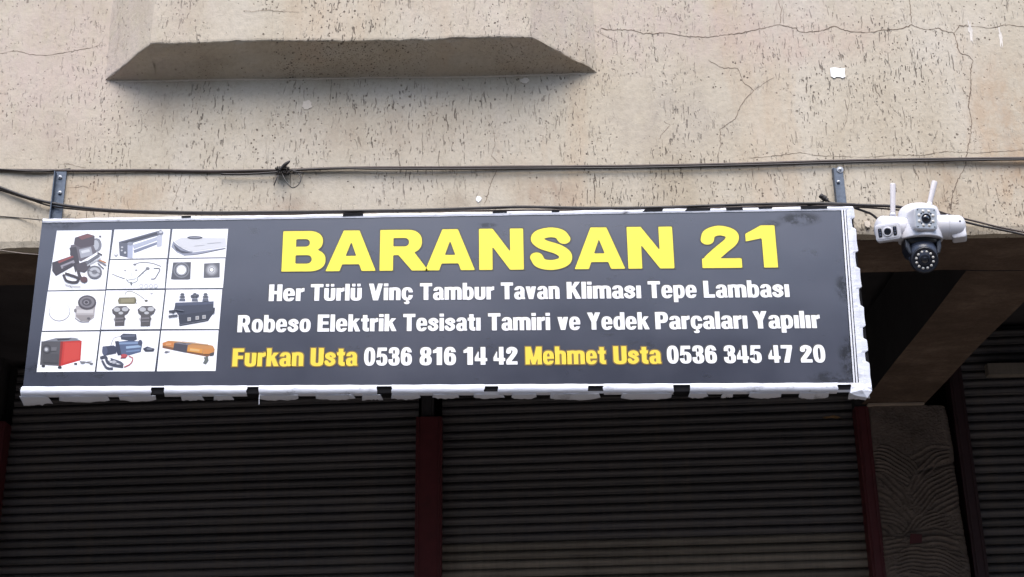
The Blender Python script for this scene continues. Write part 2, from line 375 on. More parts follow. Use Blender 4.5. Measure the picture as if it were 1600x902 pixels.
# projecting faceted ledge over the sign: its underside slopes up and outward
def bay():
    yf, zw, zt = -.19, 4.705, 7.6
    cl, cr = on_y(235, 68, yf), on_y(830, 58, yf); zf = (cl[2] + cr[2]) / 2
    plan = [(-1.717, 0.004), (cl[0], yf), (cr[0], yf), (.387, 0.004)]
    pts = []
    for a, b in zip(plan[:-1], plan[1:]):
        m = int(math.hypot(b[0] - a[0], b[1] - a[1]) / .012)
        pts += [(a[0] + (b[0] - a[0]) * t / m, a[1] + (b[1] - a[1]) * t / m) for t in range(m)]
    pts.append(plan[-1]); n = len(pts)
    rg = np.random.default_rng(5)
    jj = np.convolve(rg.normal(0, 1, n + 8), np.ones(5) / 5, 'same')[4:-4]; j2 = np.convolve(rg.normal(0, 1, n), [.3, .4, .3], 'same')
    fr = lambda y: min(1, max(0, (.004 - y) / (.004 - yf)))
    edge = [zw + (zf - zw) * fr(y) + (.0030 * jj[i] + .0016 * j2[i] + .003 * sin(5.3 * x + 1)) for i, (x, y) in enumerate(pts)]
    zz = [0, .004, .012, .03, .06, .12, .25, .5, 1.2, zt - zf]; vs = []
    for q, z in enumerate(zz):
        for i, (x, y) in enumerate(pts):
            back = (.0045 + .0015 * jj[i]) if q == 0 else (.0012 if q == 1 else 0)
            vs.append((x, y + back * (y < -.01) + .0022 * sin(9 * x + 4 * z) * (y < -.05), edge[i] + z if q < 6 else zf + z))
    f = [(j * n + i, j * n + i + 1, (j + 1) * n + i + 1, (j + 1) * n + i) for j in range(len(zz) - 1) for i in range(n - 1)]
    f.append(tuple(range((len(zz) - 1) * n, len(zz) * n)))
    mk('ledge', vs, f, M['plaster'], bld)
    u = []; rows = 12
    for k in range(rows):
        t = k / (rows - 1)
        for i, (x, y) in enumerate(pts):
            xc = (cl[0] + cr[0]) / 2; xe = (-.665 - xc) * t + xc; xw = x if y > yf + .001 else xe + (x - xc) * (1 + (1.052 / ((cr[0] - cl[0]) / 2) - 1) * t)     # meets the wall along its own line
            yy = y + (.004 - y) * t; z = edge[i] + (zw - edge[i]) * t
            if 0 < k and y < yf + .001: z += .005 * sin(6 * xw + 7 * t) * sin(pi * t) + .0015 * sin(41 * xw + 9 * t) * sin(pi * t)
            if t > .9 and y < yf + .001: z -= .006 * (t - .9) / .1
            u.append((xw, yy + (.0045 + .0015 * jj[i]) * (k == 0) * (y < -.01), z))
    f = [((r + 1) * n + i, (r + 1) * n + i + 1, r * n + i + 1, r * n + i) for r in range(rows - 1) for i in range(n - 1)]
    mk('ledge_underside', u, f, M['plaster'], bld)
    b = B(); b.tube([(x, .001 + wy(x, zw), zw - .004 + .0015 * sin(9 * x) + .0008 * rg.normal()) for x in np.linspace(-1.66, .33, 160)], .0042, 6); b.build('mortar_bead', M['patch'], bld)
bay()

# combed cement pillar between the shutters
def pillar():
    x0, x1, yf = 1.945, 2.405, 2.325
    nxp, nzp = 90, 470
    xs = np.linspace(x0, x1, nxp); zs = np.linspace(2.1, 3.925, nzp)
    X, Z = np.meshgrid(xs, zs)
    u = (X - x0) / (x1 - x0); h = np.zeros_like(X)
    rg = np.random.default_rng(21)
    strokes = []
    for k in range(46):
        zc = 2.15 + (3.66 - 2.15) * (k + rg.uniform(0, 1)) / 46; left = rg.random() < .45
        if zc < 3.2: ang = rg.uniform(-.35, .35)
        else: ang = -rg.uniform(.45, .9) if left else rg.uniform(.4, .85)
        strokes.append((x0 + (.10 if left else .28) + rg.uniform(-.05, .06), zc, ang, rg.uniform(.10, .19), rg.uniform(.035, .075), rg.uniform(.020, .034), rg.uniform(.5, 1.2)))
    rg.shuffle(strokes)
    for cx, cz, ang, hl, hw, pitch, amp in strokes:
        a_ = (X - cx) * cos(ang) + (Z - cz) * sin(ang); c_ = -(X - cx) * sin(ang) + (Z - cz) * cos(ang)
        c_ = c_ + .25 * a_ * a_ / hl + .004 * np.sin(40 * a_ + cz * 9)
        m = (np.abs(a_) < hl * (1 + .15 * np.sin(c_ * 90))) & (np.abs(c_) < hw)
        p = .5 + .5 * np.cos(2 * pi * c_ / pitch + .5 * np.sin(a_ * 25 + cx))
        new = amp * (.011 * p ** 1.8 - .004) * np.clip((hl - np.abs(a_)) / (.25 * hl) + .25, 0, 1) + .003 * (np.abs(np.abs(c_) - hw) < .004)
        h = np.where(m, new, h)
    h += .004 * np.sin(31 * X + 13 * Z) * np.sin(17 * Z - 9 * X) + .0018 * rng.normal(0, 1, X.shape)
    h += .012 * (Z < 3.2) - .014 * np.exp(-((Z - 3.56 - .12 * (u - .6)) / .012) ** 2) * (u > .55)
    e = np.minimum(u, 1 - u); h -= .04 * np.exp(-e / .035)
    ex = .006 * np.sin(5 * zs) + .003 * np.sin(31 * zs + 1) + .0015 * rng.normal(0, 1, nzp)
    Xd = X + (u > .5) * (u - .5) * 2 * ex[:, None] - .03 * np.clip((Z - 3.75) / .17, 0, 1) * (u - .3)
    V = list(zip(Xd.ravel(), (yf - h).ravel(), Z.ravel()))
    F_ = [(j * nxp + i, j * nxp + i + 1, (j + 1) * nxp + i + 1, (j + 1) * nxp + i) for j in range(nzp - 1) for i in range(nxp - 1)]
    mk('pillar', V, F_, M['pillar'], bld, smooth=True)
    b = B(); b.box(x0 + .02, x1 - .03, yf + .03, 2.85, -.1, 3.92); b.box(x0, x1, yf, 2.45, -.1, 2.101); b.build('pillar', M['pillar'], bld)
    mk('red_paint_dab', [(2.09, 2.303, 3.155), (2.155, 2.303, 3.16), (2.16, 2.303, 3.205), (2.10, 2.303, 3.21)], [(0, 1, 2, 3)], M['red'], bld)
    B().box(x0 + .005, 2.26, 2.30, 2.36, 3.926, 3.936).build('formwork_strip', M['ledge'], bld)
pillar()

# unseen house added behind the photographer to darken the sign's reflection and the recess
opp = tag(empty('added_house', (0, -17, 0)), 'unseen three storey house added across the street to shape the sign reflection', 'building')
M['opp'] = grained('painted_render', (.30, .27, .24, 1), .15, 3, .9, .003); M['opp_glass'] = N('window_glass', rough=.08, col=(.02, .025, .03, 1), spec=.8).m
b = B().box(-22, 22, -6, 0, -.2, 9.6); b.build('wall', M['opp'], opp)
b = B().box(-22.3, 22.3, -6.2, .35, 9.603, 9.9); b.build('roof', M['opp'], opp)
for k in range(11):
    for q in range(3):
        xw, zw_ = -20 + k * 4, 0.9 + q * 3.0
        wv = B(); wv.box(xw - .8, xw - .72, .003, .06, zw_, zw_ + 1.5); wv.box(xw + .72, xw + .8, .003, .06, zw_, zw_ + 1.5); wv.box(xw - .72, xw + .72, .003, .06, zw_ + 1.42, zw_ + 1.5); wv.box(xw - .9, xw + .9, .003, .12, zw_ - .08, zw_ - .002); wv.box(xw - .03, xw + .03, .003, .05, zw_, zw_ + 1.42)
        wf = wv.build('window', M['cam_white'] if 'cam_white' in M else M['opp'], opp)
        pn = B().box(xw - .72, xw + .72, .003, .02, zw_, zw_ + 1.42).build('pane', M['opp_glass']); pn.parent = wf

# ------------------------------------------------------------------ roller shutters: every slat its own piece
def slat_mesh(name, wdt, mat):
    # profile (depth, height): bowed slat with a rolled interlock at its foot
    prof = [(.012, 0.0), (.000, .0035), (-.004, .009), (-.002, .013), (-.0085, .020), (-.0115, .028), (-.0105, .036), (-.005, .0435), (.004, .0478), (.012, .0485)]
    n = len(prof); seg = 5
    vs = [(wdt * i / seg, y, z) for i in range(seg + 1) for y, z in prof]
    f = [(i * n + j, (i + 1) * n + j, (i + 1) * n + j + 1, i * n + j + 1) for i in range(seg) for j in range(n - 1)]
    me = bpy.data.meshes.new(name); me.from_pydata(vs, [], f); me.materials.append(mat)
    me.polygons.foreach_set('use_smooth', [True] * len(me.polygons)); me.update(); return me
YAW = -.072
def ysh(x): return 2.42 + (x - 1.93) * math.tan(YAW)       # the shutters stand a little askew to the front
def shutter(x0, x1, label, dusty_below, top=4.40):
    sh = empty('roller_shutter', ((x0 + x1) / 2, ysh((x0 + x1) / 2), 0)); sh.rotation_euler = (0, 0, YAW); sh.parent = bld; sh['label'] = label
    wdt = x1 - x0; a = slat_mesh('slat', wdt, M['slat']); d = slat_mesh('slat', wdt, M['slat_dusty'])
    n = int(top / .049)
    for i in range(n):
        z = .02 + i * .049
        o = bpy.data.objects.new('slat', d if z < dusty_below else a); COL.objects.link(o); o.parent = sh
        o.location = (x0 - (x0 + x1) / 2, random.uniform(-.0015, .0015), z)
        o.rotation_euler = (0, random.uniform(-.0012, .0012) + .0012, 0)
    B().box(-wdt / 2, wdt / 2, .02, .04, 0, top).build('shutter_backing', M['dark_int'], sh)
    return sh
shutter(-2.93, -.540, 'left roller shutter with plain dark slats', 0.1)
shutter(-.412, 1.93, 'middle roller shutter, its lower slats dustier', 3.22)
shutter(2.47, 5.0, 'roller shutter right of the combed pillar', 0.1)
def post(x0, x1, y0, y1, z1, mat, label=None, dx=0):
    b = B().box(x0, x1, y0, y1, 0, z1)
    # folded lips along both sides of the post
    b.box(x0 + .012, x0 + .02, y0 - .006, y0, 0, z1 - .01); b.box(x1 - .02, x1 - .012, y0 - .006, y0, 0, z1 - .01)
    o = b.build('shutter_post', mat, bld); bevel(o, .003)
    if label: o['label'] = label
post(-.553, -.406, 2.50, 2.60, 3.96, M['red'], 'oxide red post between the two shutters')
post(-.523, -.455, 2.52, 2.60, 4.40, M['dark_int'])
post(1.885, 1.958, 2.335, 2.44, 3.93, M['red'], 'dark red guide left of the pillar')
post(2.425, 2.50, 2.335, 2.44, 4.40, M['dark_red'])
post(-3.00, -2.928, 2.66, 2.78, 4.02, M['red'])
B().box(2.62, 3.6, 2.25, 2.31, 4.075, 4.14).build('shutter_rail', M['slat_dusty'], bld)
bl = B().box(1.889, 1.954, 2.345, 2.44, 3.932, 4.40); bl.build('shutter_post', M['dark_int'], bld)

# ------------------------------------------------------------------ cracks, patches and scraps on the plaster
def z3(x, y): return (950 + x / 2.4615, y / 2.4615)
def z1(x, y): return (x / 3.2, y / 3.2)
def z2(x, y): return (400 + x / 2.6533, y / 2.6533)
def z7(x, y): return (x / 5.01, 250 + y / 5.01)
def crack(pts, wdt=.0022, plane=0.0, name='crack'):
    P = []
    for p in pts:
        q = on_y(p[0], p[1], plane); P.append(np.array([q[0], q[2]]))
    out = []
    for a, b in zip(P[:-1], P[1:]):
        L = np.linalg.norm(b - a); m = max(1, int(L / .008))
        for i in range(m): out.append(a + (b - a) * i / m)
    out.append(P[-1]); out = np.array(out)
    out[1:-1] += rng.normal(0, .0014, out[1:-1].shape)
    n = len(out); vs = []
    ww = .72 * wdt * np.clip(np.convolve(rng.uniform(.2, 1.6, n), [.3, .4, .3], 'same'), .2, 2)
    ww[0] = ww[-1] = .0003
    for i in range(n):
        t = out[min(i + 1, n - 1)] - out[max(i - 1, 0)]; t = t / (np.linalg.norm(t) + 1e-9); nn = np.array([-t[1], t[0]])
        for s in (-.5, .5):
            q = out[i] + nn * ww[i] * s
            yy = (wy(q[0], q[1]) - .0009) if plane == 0 else plane - .0035
            vs.append((q[0], yy, q[1]))
    f = [(2 * i, 2 * i + 1, 2 * i + 3, 2 * i + 2) for i in range(n - 1)]
    mk(name, vs, f, M['crack'], bld)
crack([z3(*p) for p in [(-30, 112), (0, 120), (90, 120), (140, 135), (220, 132), (300, 145), (380, 148), (460, 138), (520, 130), (580, 115), (660, 98), (720, 112), (750, 130), (830, 118), (868, 103), (920, 122), (1000, 128), (1060, 118), (1120, 115), (1168, 100), (1220, 118), (1270, 112), (1290, 122), (1330, 128), (1350, 102), (1420, 105), (1470, 112), (1530, 97), (1620, 108)]], .0042)
crack([z3(*p) for p in [(1330, 128), (1340, 170), (1350, 205), (1385, 218), (1402, 235), (1392, 290), (1395, 340), (1385, 410), (1400, 470), (1390, 540), (1378, 600), (1370, 650), (1345, 690), (1325, 750), (1315, 812)]], .0042)
crack([z3(*p) for p in [(1168, 100), (1162, 50), (1160, -10)]], .003)
crack([z3(*p) for p in [(660, 98), (665, 40), (650, -10)]], .0022)
crack([z3(*p) for p in [(385, 235), (430, 262), (500, 268), (520, 320), (560, 350), (530, 380), (500, 430), (490, 460), (430, 500), (432, 560), (420, 610)]], .0030)
crack([z3(*p) for p in [(560, 350), (620, 310), (640, 300)]], .002)
crack([z3(*p) for p in [(215, 470), (240, 485), (205, 520), (195, 540)]], .002)
crack([z3(*p) for p in [(930, 330), (925, 400), (915, 470), (900, 500)]], .0016)
crack([z1(*p) for p in [(-10, 277), (0, 275), (80, 260), (160, 280), (240, 284), (330, 268), (420, 250), (480, 240), (510, 215)]], .0024)
crack([z2(*p) for p in [(1000, 705), (975, 760), (955, 830), (945, 850)]], .0026)
crack([z2(*p) for p in [(960, 500), (985, 540), (992, 600), (975, 650), (1010, 680)]], .0024)
crack([z2(*p) for p in [(1210, 40), (1300, 70), (1400, 130), (1490, 175)]], .0018)
crack([z7(*p) for p in [(1430, 90), (1410, 200), (1380, 290), (1350, 370)]], .002)
crack([z7(*p) for p in [(530, 220), (610, 220), (650, 208), (700, 225)]], .002)
crack([z7(*p) for p in [(460, 42), (540, 36), (600, 55), (680, 70)]], .002)
crack([z3(*p) for p in [(540, 610), (620, 605), (740, 590), (800, 602), (1000, 610), (1100, 598), (1200, 602), (1300, 585), (1420, 590), (1620, 575)]], .0022)
crack([z1(*p) for p in [(1215, 55), (1260, 60), (1330, 52), (1400, 60), (1500, 62)]], .0025, -.19)
# torn open knot of plaster where the long crack reaches the camera
for k in range(34):
    a = random.uniform(0, 2 * pi); r = random.uniform(0, 1) ** .6
    cx, cy = 1486 + r * cos(a) * 15, 318 + r * sin(a) * 22
    ln = random.uniform(2, 8); an = random.uniform(-.9, .3)
    crack([(cx, cy), (cx + ln * cos(an), cy + ln * sin(an))], random.uniform(.002, .005), name='plaster_tear')

def patch(cx, cy, rx, ry, mat, name, plane=0.0, seed=1, th=.003, rough=.22, kind=None, n=18):
    rr = random.Random(seed); c = on_y(cx, cy, plane); s = 1 / 403.0
    k = [1 + rr.uniform(-rough, rough) for _ in range(n)]
    ring = [(c[0] + cos(2 * pi * i / n) * rx * s * k[i], c[2] + sin(2 * pi * i / n) * ry * s * 1.07 * k[i]) for i in range(n)]
    y = wy(c[0], c[2]) if plane == 0 else plane
    b = B(); v = [(x, y - th, z) for x, z in ring] + [(x + (x - c[0]) * .12, y + .004, z + (z - c[2]) * .12) for x, z in ring]
    b.add(v, [tuple(range(n))] + [(i, i + n, (i + 1) % n + n, (i + 1) % n) for i in range(n)])
    return b.build(name, mat, bld)
b = B(); q = on_y(1300, 650, 2.40); b.add([(q[0] + dx, 2.42 + (q[0] + dx - 1.93) * -.0721 - .0125, q[2] + dz) for dx, dz in [(-.05, -.004), (-.03, -.009), (.0, -.006), (.03, -.011), (.055, -.004), (.035, .003), (.012, .009), (-.01, .003), (-.035, .004)]], [tuple(range(9))])
b.build('rust_mark', grained('orange_rust', (.22, .13, .06, 1), .6, 90, .9, 0), bld)
patch(480, 165, 8, 8.5, M['patch'], 'filler_patch', seed=3)
patch(820, 127, 7.5, 5, M['patch'], 'filler_patch', seed=5)
patch(1354, 353, 4.5, 6, M['patch'], 'filler_patch', seed=12, th=.008)
patch(748, 312, 4.5, 5, M['white_scrap'], 'filler_patch', seed=8)
patch(1516, 50, 4, 18, M['chalk'], 'paint_smear', seed=9, rough=.5, th=.0012)
patch(1563, 60, 3, 15, M['chalk'], 'paint_smear', seed=10, rough=.5, th=.0012)
# torn white paper scrap
c0 = [on_y(x, y, 0) for x, y in [z3(853, 266), z3(870, 263), z3(890, 267), z3(910, 266), z3(908, 285), z3(912, 298), z3(900, 304), z3(893, 300), z3(878, 299), z3(868, 304), z3(856, 296)]]
vs = [(p[0], wy(p[0], p[2]) - .003 - .003 * random.random(), p[2]) for p in c0]
n_ = len(vs); b = B(); b.add(vs + [(x, y + .0012, z) for x, y, z in vs], [tuple(range(n_)), tuple(range(2 * n_ - 1, n_ - 1, -1))] + [(i, (i + 1) % n_, (i + 1) % n_ + n_, i + n_) for i in range(n_)])
tag(b.build('paper_scrap', M['white_scrap']), 'torn white paper scrap stuck alone on the beige wall above the camera', 'paper scrap')

# ------------------------------------------------------------------ glyphs: drawn as implicit outlines, meshed here
mn, mx = np.minimum, np.maximum
def U(*a):
    r = a[0]
    for b in a[1:]: r = mn(r, b)
    return r
def I(*a):
    r = a[0]
    for b in a[1:]: r = mx(r, b)
    return r
def D(a, *b):
    for q in b: a = mx(a, -q)
    return a
def glyphs():
    def mkR(X, Y): return lambda x0, y0, x1, y1: I(x0 - X, X - x1, y0 - Y, Y - y1)
    def mkE(X, Y):
        def E(cx, cy, rx, ry, n=2.3):
            return ((np.abs((X - cx) / rx) ** n + np.abs((Y - cy) / ry) ** n + 1e-12) ** (1 / n) - 1) * min(rx, ry)
        return E
    def mkP(X, Y):
        def P(*pts):
            ar = sum(a[0] * b[1] - b[0] * a[1] for a, b in zip(pts, pts[1:] + pts[:1]))
            if ar < 0: pts = pts[::-1]
            r = None
            for a, b in zip(pts, pts[1:] + pts[:1]):
                dx, dy = b[0] - a[0], b[1] - a[1]; L = math.hypot(dx, dy)
                q = -((-dy) * (X - a[0]) + dx * (Y - a[1])) / L
                r = q if r is None else mx(r, q)
            return r
        return P
    def mkS(X, Y):
        def S(pts, hw, ax=1.3):
            ps = np.array(spline([(p[0], p[1], 0) for p in pts], 8))[:, :2]; best = None
            for a, b in zip(ps[:-1], ps[1:]):
                ax_, ay, bx, by = a[0] / ax, a[1], b[0] / ax, b[1]
                px, py, dx, dy = X / ax - ax_, Y - ay, bx - ax_, by - ay
                t = np.clip((px * dx + py * dy) / (dx * dx + dy * dy + 1e-12), 0, 1)
                d = np.hypot(px - dx * t, py - dy * t); best = d if best is None else mn(best, d)
            return best - hw
        return S
    def T(X, Y): return mkR(X, Y), mkE(X, Y), mkP(X, Y), mkS(X, Y)
    G = {}
    def g(ch, wd):
        def deco(fn): G[ch] = (wd, fn); return fn
        return deco
    def ring(E, R, cx, cy, rx, ry, ix, iy, n=2.5): return D(E(cx, cy, rx, ry, n), E(cx, cy, ix, iy, n))
    def u_(X, Y, h=.75, w=.6, s=.24):
        R, E, P, S = T(X, Y); r = w / 2
        out = U(R(0, .25, w, h), I(E(r, .26, r, .275, 2.6), R(0, -.1, w, .27)))
        return D(out, R(s, .24, w - s, h + .1), E(r, .25, r - s + .001, .10, 2.4))
    def n_(X, Y, w=.6): return U(u_(w - X, .75 - Y, w=w), mkR(X, Y)(0, 0, .24, .75))
    def o_(X, Y, w=.6):
        R, E, P, S = T(X, Y); return ring(E, R, w / 2, .375, w / 2, .392, w / 2 - .225, .235)
    G['H'] = (.68, lambda X, Y: U(mkR(X, Y)(0, 0, .26, 1), mkR(X, Y)(.42, 0, .68, 1), mkR(X, Y)(.2, .41, .5, .6)))
    @g('e', .6)
    def _(X, Y):
        R, E, P, S = T(X, Y); o = E(.3, .375, .3, .392, 2.5)
        return D(o, D(I(E(.3, .375, .075, .24, 2.5), o), R(.1, .31, .6, .435)), R(.29, .20, .7, .31))
    @g('r', .42)
    def _(X, Y):
        R, E, P, S = T(X, Y)
        return U(R(0, 0, .24, .75), D(I(E(.40, .40, .24, .37, 2.4), R(.15, .52, .43, .8)), E(.40, .40, .10, .16)))
    G['T'] = (.68, lambda X, Y: U(mkR(X, Y)(0, .81, .68, 1), mkR(X, Y)(.21, 0, .47, 1)))
    G['u'] = (.6, u_); G['n'] = (.6, n_); G['o'] = (.6, o_)
    G['ü'] = (.6, lambda X, Y: U(u_(X, Y), mkR(X, Y)(.07, .84, .25, 1), mkR(X, Y)(.35, .84, .53, 1)))
    G['l'] = (.24, lambda X, Y: mkR(X, Y)(0, 0, .24, 1))
    G['ı'] = (.24, lambda X, Y: mkR(X, Y)(0, 0, .24, .75))
    G['i'] = (.24, lambda X, Y: U(mkR(X, Y)(0, 0, .24, .75), mkR(X, Y)(0, .83, .24, 1)))
    G['V'] = (.74, lambda X, Y: U(mkP(X, Y)((0, 1), (.25, 1), (.485, 0), (.235, 0)), mkP(X, Y)((.74, 1), (.49, 1), (.255, 0), (.505, 0))))
    G['v'] = (.58, lambda X, Y: U(mkP(X, Y)((0, .75), (.25, .75), (.39, 0), (.17, 0)), mkP(X, Y)((.58, .75), (.33, .75), (.19, 0), (.41, 0))))
    def c_(X, Y):
        R, E, P, S = T(X, Y); return D(ring(E, R, .3, .375, .3, .392, .075, .235), R(.29, .29, .7, .46))
    G['c'] = (.58, c_)
    G['ç'] = (.58, lambda X, Y: U(c_(X, Y), mkR(X, Y)(.25, -.1, .36, .03), I(mkE(X, Y)(.28, -.14, .15, .1), -mkR(X, Y)(.0, -.12, .24, .0))))
    @g('a', .58)
    def _(X, Y):
        R, E, P, S = T(X, Y)
        top = D(I(E(.29, .46, .285, .31, 2.5), R(-.1, .48, .7, .9)), E(.29, .46, .06, .17, 2.4))
        bowl = D(E(.25, .215, .25, .235, 2.4), E(.30, .2, .065, .095, 2.2))
        return U(D(top, R(-.1, .3, .24, .535)), I(bowl, R(-.1, -.1, .45, .5)), R(.34, .02, .57, .5), R(.45, 0, .6, .1), R(.2, .33, .4, .44))
    def b_(X, Y): R, E, P, S = T(X, Y); return U(R(0, 0, .24, 1), D(E(.33, .375, .28, .392, 2.5), E(.31, .375, .075, .235, 2.4), R(-.1, 0, .0, 1)))
    G['b'] = (.61, b_); G['d'] = (.61, lambda X, Y: b_(.61 - X, Y)); G['p'] = (.61, lambda X, Y: b_(X, .75 - Y))
    G['h'] = (.6, lambda X, Y: U(n_(X, Y), mkR(X, Y)(0, 0, .24, 1)))
    G['m'] = (.95, lambda X, Y: U(n_(X, Y, .595), n_(X - .355, Y, .595)))
    G['k'] = (.62, lambda X, Y: U(mkR(X, Y)(0, 0, .24, 1), mkP(X, Y)((.18, .25), (.18, .45), (.36, .75), (.62, .75)), mkP(X, Y)((.22, .42), (.40, .54), (.64, 0), (.38, 0))))
    G['K'] = (.72, lambda X, Y: U(mkR(X, Y)(0, 0, .26, 1), mkP(X, Y)((.2, .30), (.2, .56), (.43, 1), (.71, 1)), mkP(X, Y)((.26, .5), (.42, .68), (.74, 0), (.46, 0))))
    G['s'] = (.58, lambda X, Y: mkS(X, Y)([(.47, .53), (.42, .62), (.29, .67), (.145, .6), (.145, .49), (.29, .40), (.43, .31), (.44, .17), (.29, .075), (.14, .12), (.09, .22)], .088, 1.25))
    @g('t', .42)
    def _(X, Y): R, E, P, S = T(X, Y); return U(R(.09, .12, .33, .95), R(0, .58, .42, .75), I(E(.33, .2, .24, .21), R(.09, -.1, .42, .2)), R(.3, 0, .42, .15))
    G['Y'] = (.72, lambda X, Y: U(mkP(X, Y)((0, 1), (.28, 1), (.49, .38), (.26, .38)), mkP(X, Y)((.72, 1), (.44, 1), (.23, .38), (.46, .38)), mkR(X, Y)(.23, 0, .49, .42)))
    G['M'] = (.88, lambda X, Y: U(mkR(X, Y)(0, 0, .23, 1), mkR(X, Y)(.65, 0, .88, 1), mkP(X, Y)((.02, 1), (.29, 1), (.53, 0), (.35, 0)), mkP(X, Y)((.86, 1), (.59, 1), (.35, 0), (.53, 0))))
    G['F'] = (.58, lambda X, Y: U(mkR(X, Y)(0, 0, .26, 1), mkR(X, Y)(0, .81, .58, 1), mkR(X, Y)(0, .41, .54, .59)))
    G['E'] = (.62, lambda X, Y: U(mkR(X, Y)(0, 0, .26, 1), mkR(X, Y)(0, .81, .61, 1), mkR(X, Y)(0, .42, .57, .59), mkR(X, Y)(0, 0, .62, .19)))
    G['L'] = (.58, lambda X, Y: U(mkR(X, Y)(0, 0, .26, 1), mkR(X, Y)(0, 0, .58, .19)))
    def P_(X, Y):
        R, E, P, S = T(X, Y); out = U(R(0, .36, .36, 1), I(E(.36, .68, .30, .32, 2.5), R(.3, 0, 1, 2)))
        return U(R(0, 0, .26, 1), D(out, R(.26, .54, .35, .82), E(.34, .68, .08, .14)))
    G['P'] = (.66, P_)
    G['R'] = (.72, lambda X, Y: U(P_(X, Y), mkP(X, Y)((.28, .42), (.50, .46), (.72, 0), (.45, 0))))
    G['U'] = (.68, lambda X, Y: u_(X, Y, 1.0, .68, .26))
    @g('0', .56)
    def _(X, Y): R, E, P, S = T(X, Y); return ring(E, R, .28, .5, .28, .515, .065, .34, 2.5)
    G['1'] = (.46, lambda X, Y: U(mkR(X, Y)(.18, 0, .43, 1), mkP(X, Y)((0, .66), (0, .82), (.26, 1), (.34, 1), (.34, .76), (.2, .70))))
    G['2'] = (.56, lambda X, Y: U(mkS(X, Y)([(.12, .70), (.15, .84), (.28, .905), (.42, .83), (.42, .66), (.28, .42), (.14, .22), (.12, .12)], .095, 1.25), mkR(X, Y)(.01, 0, .55, .18)))
    @g('3', .56)
    def _(X, Y):
        R, E, P, S = T(X, Y)
        a = ring(E, R, .275, .75, .265, .265, .05, .115); b = ring(E, R, .28, .275, .28, .29, .055, .135)
        return U(D(U(a, b), R(-.1, .34, .2, .68)), R(.18, .45, .36, .6))
    G['4'] = (.56, lambda X, Y: U(mkR(X, Y)(.27, 0, .49, 1), mkR(X, Y)(0, .2, .57, .37), mkP(X, Y)((0, .22), (0, .40), (.27, 1), (.44, 1), (.18, .36), (.18, .22))))
    @g('5', .56)
    def _(X, Y): R, E, P, S = T(X, Y); return U(R(.08, .81, .53, 1), P((.07, 1), (.26, 1), (.21, .5), (.02, .43)), D(ring(E, R, .28, .32, .28, .335, .06, .19), R(-.1, .28, .2, .50)), )
    def six(X, Y):
        R, E, P, S = T(X, Y)
        a = ring(E, R, .285, .33, .275, .345, .06, .17)
        b = I(ring(E, R, .285, .5, .285, .515, .065, .34), U(R(-.1, .2, .22, 1.1), R(.1, .72, .8, 1.1)))
        return U(a, b)
    G['6'] = (.57, six)
    G['7'] = (.54, lambda X, Y: U(mkR(X, Y)(0, .81, .54, 1), mkP(X, Y)((.30, .86), (.54, .86), (.36, 0), (.10, 0))))
    @g('8', .56)
    def _(X, Y): R, E, P, S = T(X, Y); return U(ring(E, R, .28, .745, .26, .27, .05, .11), ring(E, R, .28, .275, .28, .29, .055, .13))
    # the heavy wide headline letters
    @g('B!', 1.07)
    def _(X, Y):
        R, E, P, S = T(X, Y)
        o = U(R(0, 0, .62, 1), E(.62, .74, .37, .26, 2.3), E(.66, .275, .41, .275, 2.3), R(0, 0, .66, .55))
        return D(o, R(.33, .61, .55, .80), E(.55, .705, .12, .095), R(.33, .19, .60, .40), E(.60, .295, .13, .105))
    G['A!'] = (1.23, lambda X, Y: U(mkP(X, Y)((0, 0), (.345, 0), (.72, 1), (.42, 1)), mkP(X, Y)((1.23, 0), (.885, 0), (.51, 1), (.81, 1)), mkR(X, Y)(.28, .165, .95, .37)))
    @g('R!', 1.2)
    def _(X, Y):
        R, E, P, S = T(X, Y)
        o = U(R(0, .38, .68, 1), E(.68, .71, .36, .29, 2.3), R(0, 0, .33, 1), P((.40, .45), (.85, .45), (1.2, 0), (.80, 0)))
        return D(o, R(.33, .59, .60, .80), E(.60, .695, .12, .105))
    G['N!'] = (1.1, lambda X, Y: U(mkR(X, Y)(0, 0, .33, 1), mkR(X, Y)(.77, 0, 1.1, 1), mkP(X, Y)((0, 1), (.34, 1), (1.1, 0), (.76, 0))))
    G['S!'] = (1.07, lambda X, Y: U(mkS(X, Y)([(.86, .73), (.76, .85), (.53, .895), (.27, .84), (.20, .72), (.34, .60), (.70, .48), (.88, .34), (.83, .18), (.55, .105), (.27, .15), (.17, .29)], .118, 1.35)))
    G['2!'] = (.93, lambda X, Y: U(mkS(X, Y)([(.155, .67), (.22, .82), (.46, .89), (.72, .81), (.72, .64), (.48, .44), (.22, .22), (.16, .12)], .115, 1.35), mkR(X, Y)(0, 0, .93, .225)))
    G['1!'] = (.74, lambda X, Y: U(mkR(X, Y)(.40, 0, .74, 1), mkP(X, Y)((0, .62), (0, .80), (.40, 1), (.55, 1), (.55, .74), (.42, .70))))
    return G
GL = glyphs()
_cache = {}
